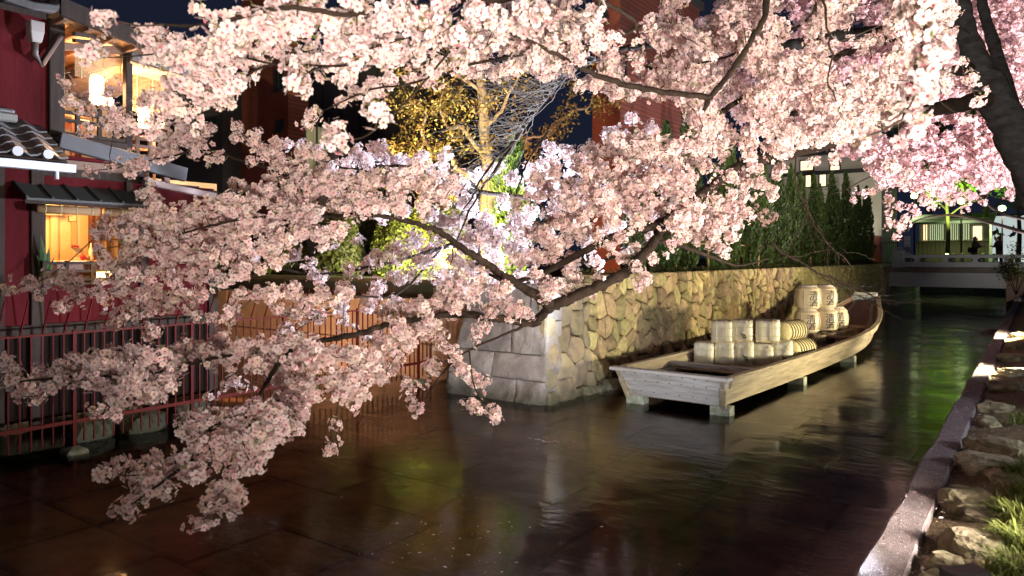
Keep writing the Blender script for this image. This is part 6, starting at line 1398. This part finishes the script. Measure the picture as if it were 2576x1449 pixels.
# centre right
mA += masses([(5.6, 6.3, 1.05, '1370,590,34 1420,560,36 1460,580,30 1400,620,30 1350,650,30 1310,660,26 1440,650,26 1480,520,38 1430,510,36 1530,500,40 1480,470,36 1560,460,40 1520,440,36 1600,480,36 1590,520,34 1540,540,34 1620,540,26 1640,500,32 1650,450,36 1600,420,36 1690,420,36 1680,470,34 1730,450,34 1720,500,30 1700,560,34 1740,550,36 1780,540,36 1760,590,34 1720,590,28 1800,580,34 1820,550,32 1790,610,28 1840,600,26 1850,560,24 1820,625,22 1850,520,28 1880,540,22 1840,500,24 1690,620,18 1540,620,18 1560,600,22 1600,620,18 1450,700,20 1480,730,22 1430,690,20 1500,700,20 1570,650,24 1600,670,22 1620,700,20 1600,720,22 1640,650,16 1630,715,14'),
 (5.2, 5.6, 1., '1400,720,28 1430,735,24 1380,740,26 1370,700,24 1350,690,22 1210,610,18 1290,640,16'),
 (6.2, 7.2, 1., '1380,480,30 1350,450,28 1400,430,28 1460,410,30 1500,390,32 1540,370,34 1590,370,34 1640,390,34 1700,380,36 1750,400,34 1760,360,36 1810,380,34 1830,340,34 1880,350,34 1870,460,26 1900,420,26 1920,460,24 1940,490,20 1960,430,26 1950,380,30 2000,340,34 1940,330,34 2060,330,30 2100,400,20 2050,400,18 2130,340,26')])
# upper right
mA += region([(1180, -20), (1440, -20), (1500, 60), (1700, -20), (2400, -20), (2400, 200), (2250, 330), (2050, 360), (1900, 380), (1700, 380), (1560, 400), (1440, 190), (1180, 190)], 4.6, 8.2, 2100, [(1560, 70, 60, 70), (1620, 290, 110, 55), (1490, 290, 70, 70), (1700, 130, 80, 22), (2120, 90, 80, 22), (1860, 310, 40, 26), (1450, 25, 25, 25)])
mA += masses([(3.4, 4.2, 1., '1340,120,34 1390,110,36 1440,100,36 1400,150,34 1350,160,30 1450,140,30 1500,100,32 1300,110,30 1490,40,30 1350,20,34 1290,160,26 1540,100,28'),
 (1.95, 2.15, 1.1, '2330,20,24 2310,70,26 2345,110,28 2325,170,28 2300,230,30 2290,275,28 2185,345,24'),
 (4.5, 6, .9, '2250,420,26 2290,440,22 2350,470,18 2270,460,16 2440,200,18 2480,225,16 2430,300,18 2460,250,16 2420,150,16')])
mA += masses([(5.4, 6.6, .9, '1330,580,30 1380,640,26 1420,600,26 1470,560,26 1500,600,22 1340,500,26 1300,520,22 1430,470,26 1480,430,26 1560,500,30 1620,450,30 1660,520,26 1560,410,26 1650,400,26 1700,450,26 1500,520,26 1600,560,20 1460,540,24 1390,560,26 1760,520,26 1800,500,24 1870,500,20 1780,430,26 1840,440,24 1890,390,26 1930,370,24 1990,380,16'), (3.0, 3.6, .9, '780,120,28 700,130,28 660,110,28 640,190,20 780,150,24 1180,130,26 1230,110,26 1260,90,26 1060,150,20 980,160,22')])
# lavender far sprigs near the house
mA += masses([(5.2, 5.5, 1., '370,240,16 395,245,14 285,325,18')])
print('near tree clusters', len(mA))
cherry(tA, bA, bare, mA, 300, 5.0, 1.0, ((1, 1, 1), (1, .97, .97), (1, .985, .94), (1, .94, .95)), .0032, grey=(0, 1, 2))

# ---------------------------------------------------------------- cherry on the garden edge (white lit)
bc = at_d(1400, 705, 16); tC = thing('cherry_tree', (float(bc[0]), float(bc[1]), 2.05), 'white lit cherry tree growing behind the stone pier', 'tree')
bC = [[(1402, 720, 16, .19), (1398, 640, 15.6, .17), (1378, 560, 15, .14), (1350, 500, 14.5, .10)], [(1378, 560, 15, .08), (1260, 575, 13.4, .06), (1110, 625, 12.2, .045), (960, 665, 11.4, .03), (800, 690, 10.8, .022), (620, 660, 10.4, .014), (440, 660, 10, .007)],
      [(1350, 500, 14.5, .07), (1200, 480, 13, .045), (1020, 420, 12, .03), (880, 425, 11.5, .02), (760, 385, 11, .01)], [(1370, 540, 14.8, .07), (1450, 440, 14, .05), (1550, 380, 13.4, .03), (1650, 330, 13, .015)],
      [(1398, 640, 15.6, .07), (1480, 660, 15, .05), (1560, 640, 14.4, .035), (1660, 590, 14, .02)], [(1110, 625, 12.2, .025), (1000, 740, 11.6, .018), (860, 760, 11, .012), (560, 960, 9.6, .006)]]
mC = masses([(10.2, 12.5, .9, '720,365,16 800,372,16 900,385,24 1060,395,26 1110,400,20 1180,600,36 1120,600,30 1060,660,30 950,385,34 1000,400,34 920,410,26 870,420,30 830,430,24 760,375,14 1050,430,32 1100,440,30 1150,470,34 1180,520,36 1220,560,36 1150,560,34 1110,560,26 1040,600,30 1000,640,36 1080,640,40 1150,640,40 1200,600,36 950,650,26 1250,600,36 1300,560,38 1240,680,32 1180,680,30 1100,690,30 1300,620,34 1270,510,24 880,680,24 920,660,22 430,655,26 465,672,22 400,650,14 700,650,24 740,650,24 800,690,30 870,720,34 950,720,28 780,660,16 1000,700,24 1330,650,30 1300,700,26 640,650,20 600,670,18 930,760,30 1000,760,26 860,770,22 780,780,20'),
             (12, 14.5, .9, '1380,420,34 1430,390,32 1480,370,28 1350,480,32 1400,520,36 1330,540,30 1450,460,30 1400,470,28 1500,420,28 1540,570,28 1480,610,28 1440,660,24 1500,660,22 1570,640,18 1640,590,18 1700,520,24 1640,330,24 1560,340,22 1610,440,24 1680,480,24'),
             (10.5, 13.5, 1., '840,470,26 900,500,26 960,540,26 1020,530,24 1080,540,26 1240,430,24 1200,440,22 1290,450,24 1340,430,26 1380,370,26 1440,430,26 1520,470,28 1580,520,28 1640,540,24 1320,590,30 1380,600,30 1430,560,28 1480,500,28 1240,640,30 1120,700,28 1040,690,26 1160,730,24 1240,730,24 900,600,16 840,620,16 1350,700,22 1480,400,26 1530,340,26 1590,300,22 1690,420,24 1740,480,22'),
             (9.4, 9.8, .9, '560,970,18 585,958,18 530,990,16 610,975,14 270,765,14 690,950,12 920,850,12 720,830,20 800,800,22 860,800,20')], .14)
print('garden tree clusters', len(mC))
cherry(tC, bC, [], mC, 0, 0, 1.9, ((1, 1, 1), (.98, .97, 1)), .006)
# ---------------------------------------------------------------- pink lit cherry farther along the bank
bb_ = at_d(2720, 760, 24); tB = thing('cherry_tree', (float(bb_[0]), float(bb_[1]), .9), 'pink lit cherry tree farther along the bank with low hanging sprays', 'tree')
bB = [[(2730, 780, 24, .26), (2690, 640, 23.5, .22), (2640, 540, 22.5, .18), (2560, 420, 21, .13), (2440, 330, 19.5, .09), (2300, 280, 18.5, .06), (2150, 240, 18, .04), (1980, 180, 17.5, .02)], [(2640, 600, 23, .10), (2576, 584, 22, .075), (2498, 562, 21.5, .06), (2417, 543, 21, .045), (2352, 543, 20.6, .03), (2304, 556, 20.4, .02), (2284, 582, 20.3, .008)],
      [(2640, 560, 23, .07), (2530, 540, 21.5, .05), (2465, 500, 20.6, .035), (2380, 430, 19.8, .02), (2280, 420, 19.2, .012)], [(2560, 420, 21, .08), (2500, 250, 19.5, .06), (2420, 120, 18.5, .04), (2300, 20, 18, .02)], [(2440, 330, 19.5, .05), (2320, 400, 18.8, .03), (2200, 440, 18.4, .018), (2120, 480, 18.2, .008)],
      [(2640, 540, 22.5, .08), (2700, 300, 21, .06), (2640, 120, 20, .04), (2560, 0, 19, .02)], [(2600, 570, 22.6, .03), (2540, 470, 21.4, .02), (2480, 430, 20.6, .012), (2400, 380, 20, .006)]]
mB = region([(1900, -20), (2600, -20), (2600, 440), (2500, 470), (2350, 480), (2230, 470), (2150, 400), (2000, 330), (1850, 300), (1700, 200), (1750, 60)], 15.5, 21, 3000, [(2070, 420, 60, 50)], -.30)
mB += masses([(18, 20, .8, '2150,505,10 2170,490,12 2190,480,12 2215,470,12 2240,500,14 2260,520,16 2240,560,16 2265,575,14 2285,560,12 2235,535,10 2300,530,18 2320,500,22 2360,490,26 2400,480,26 2340,520,16 2440,490,22 2480,470,24 2510,450,24 2390,510,14 2430,525,12 2480,510,14 2545,480,24 2560,440,26 2330,450,30 2380,440,30 2250,440,26 2440,440,30 2500,410,30 2550,380,30 2255,592,10 2275,545,14 1915,545,8 1930,560,7 1905,520,9 1945,545,6 1890,500,10 1925,530,6')], .20)
print('far tree clusters', len(mB))
cherry(tB, bB, [], mB, 0, 0, 2.3, ((1, .90, .92), (1, .86, .90), (1, .95, .96)), .008)
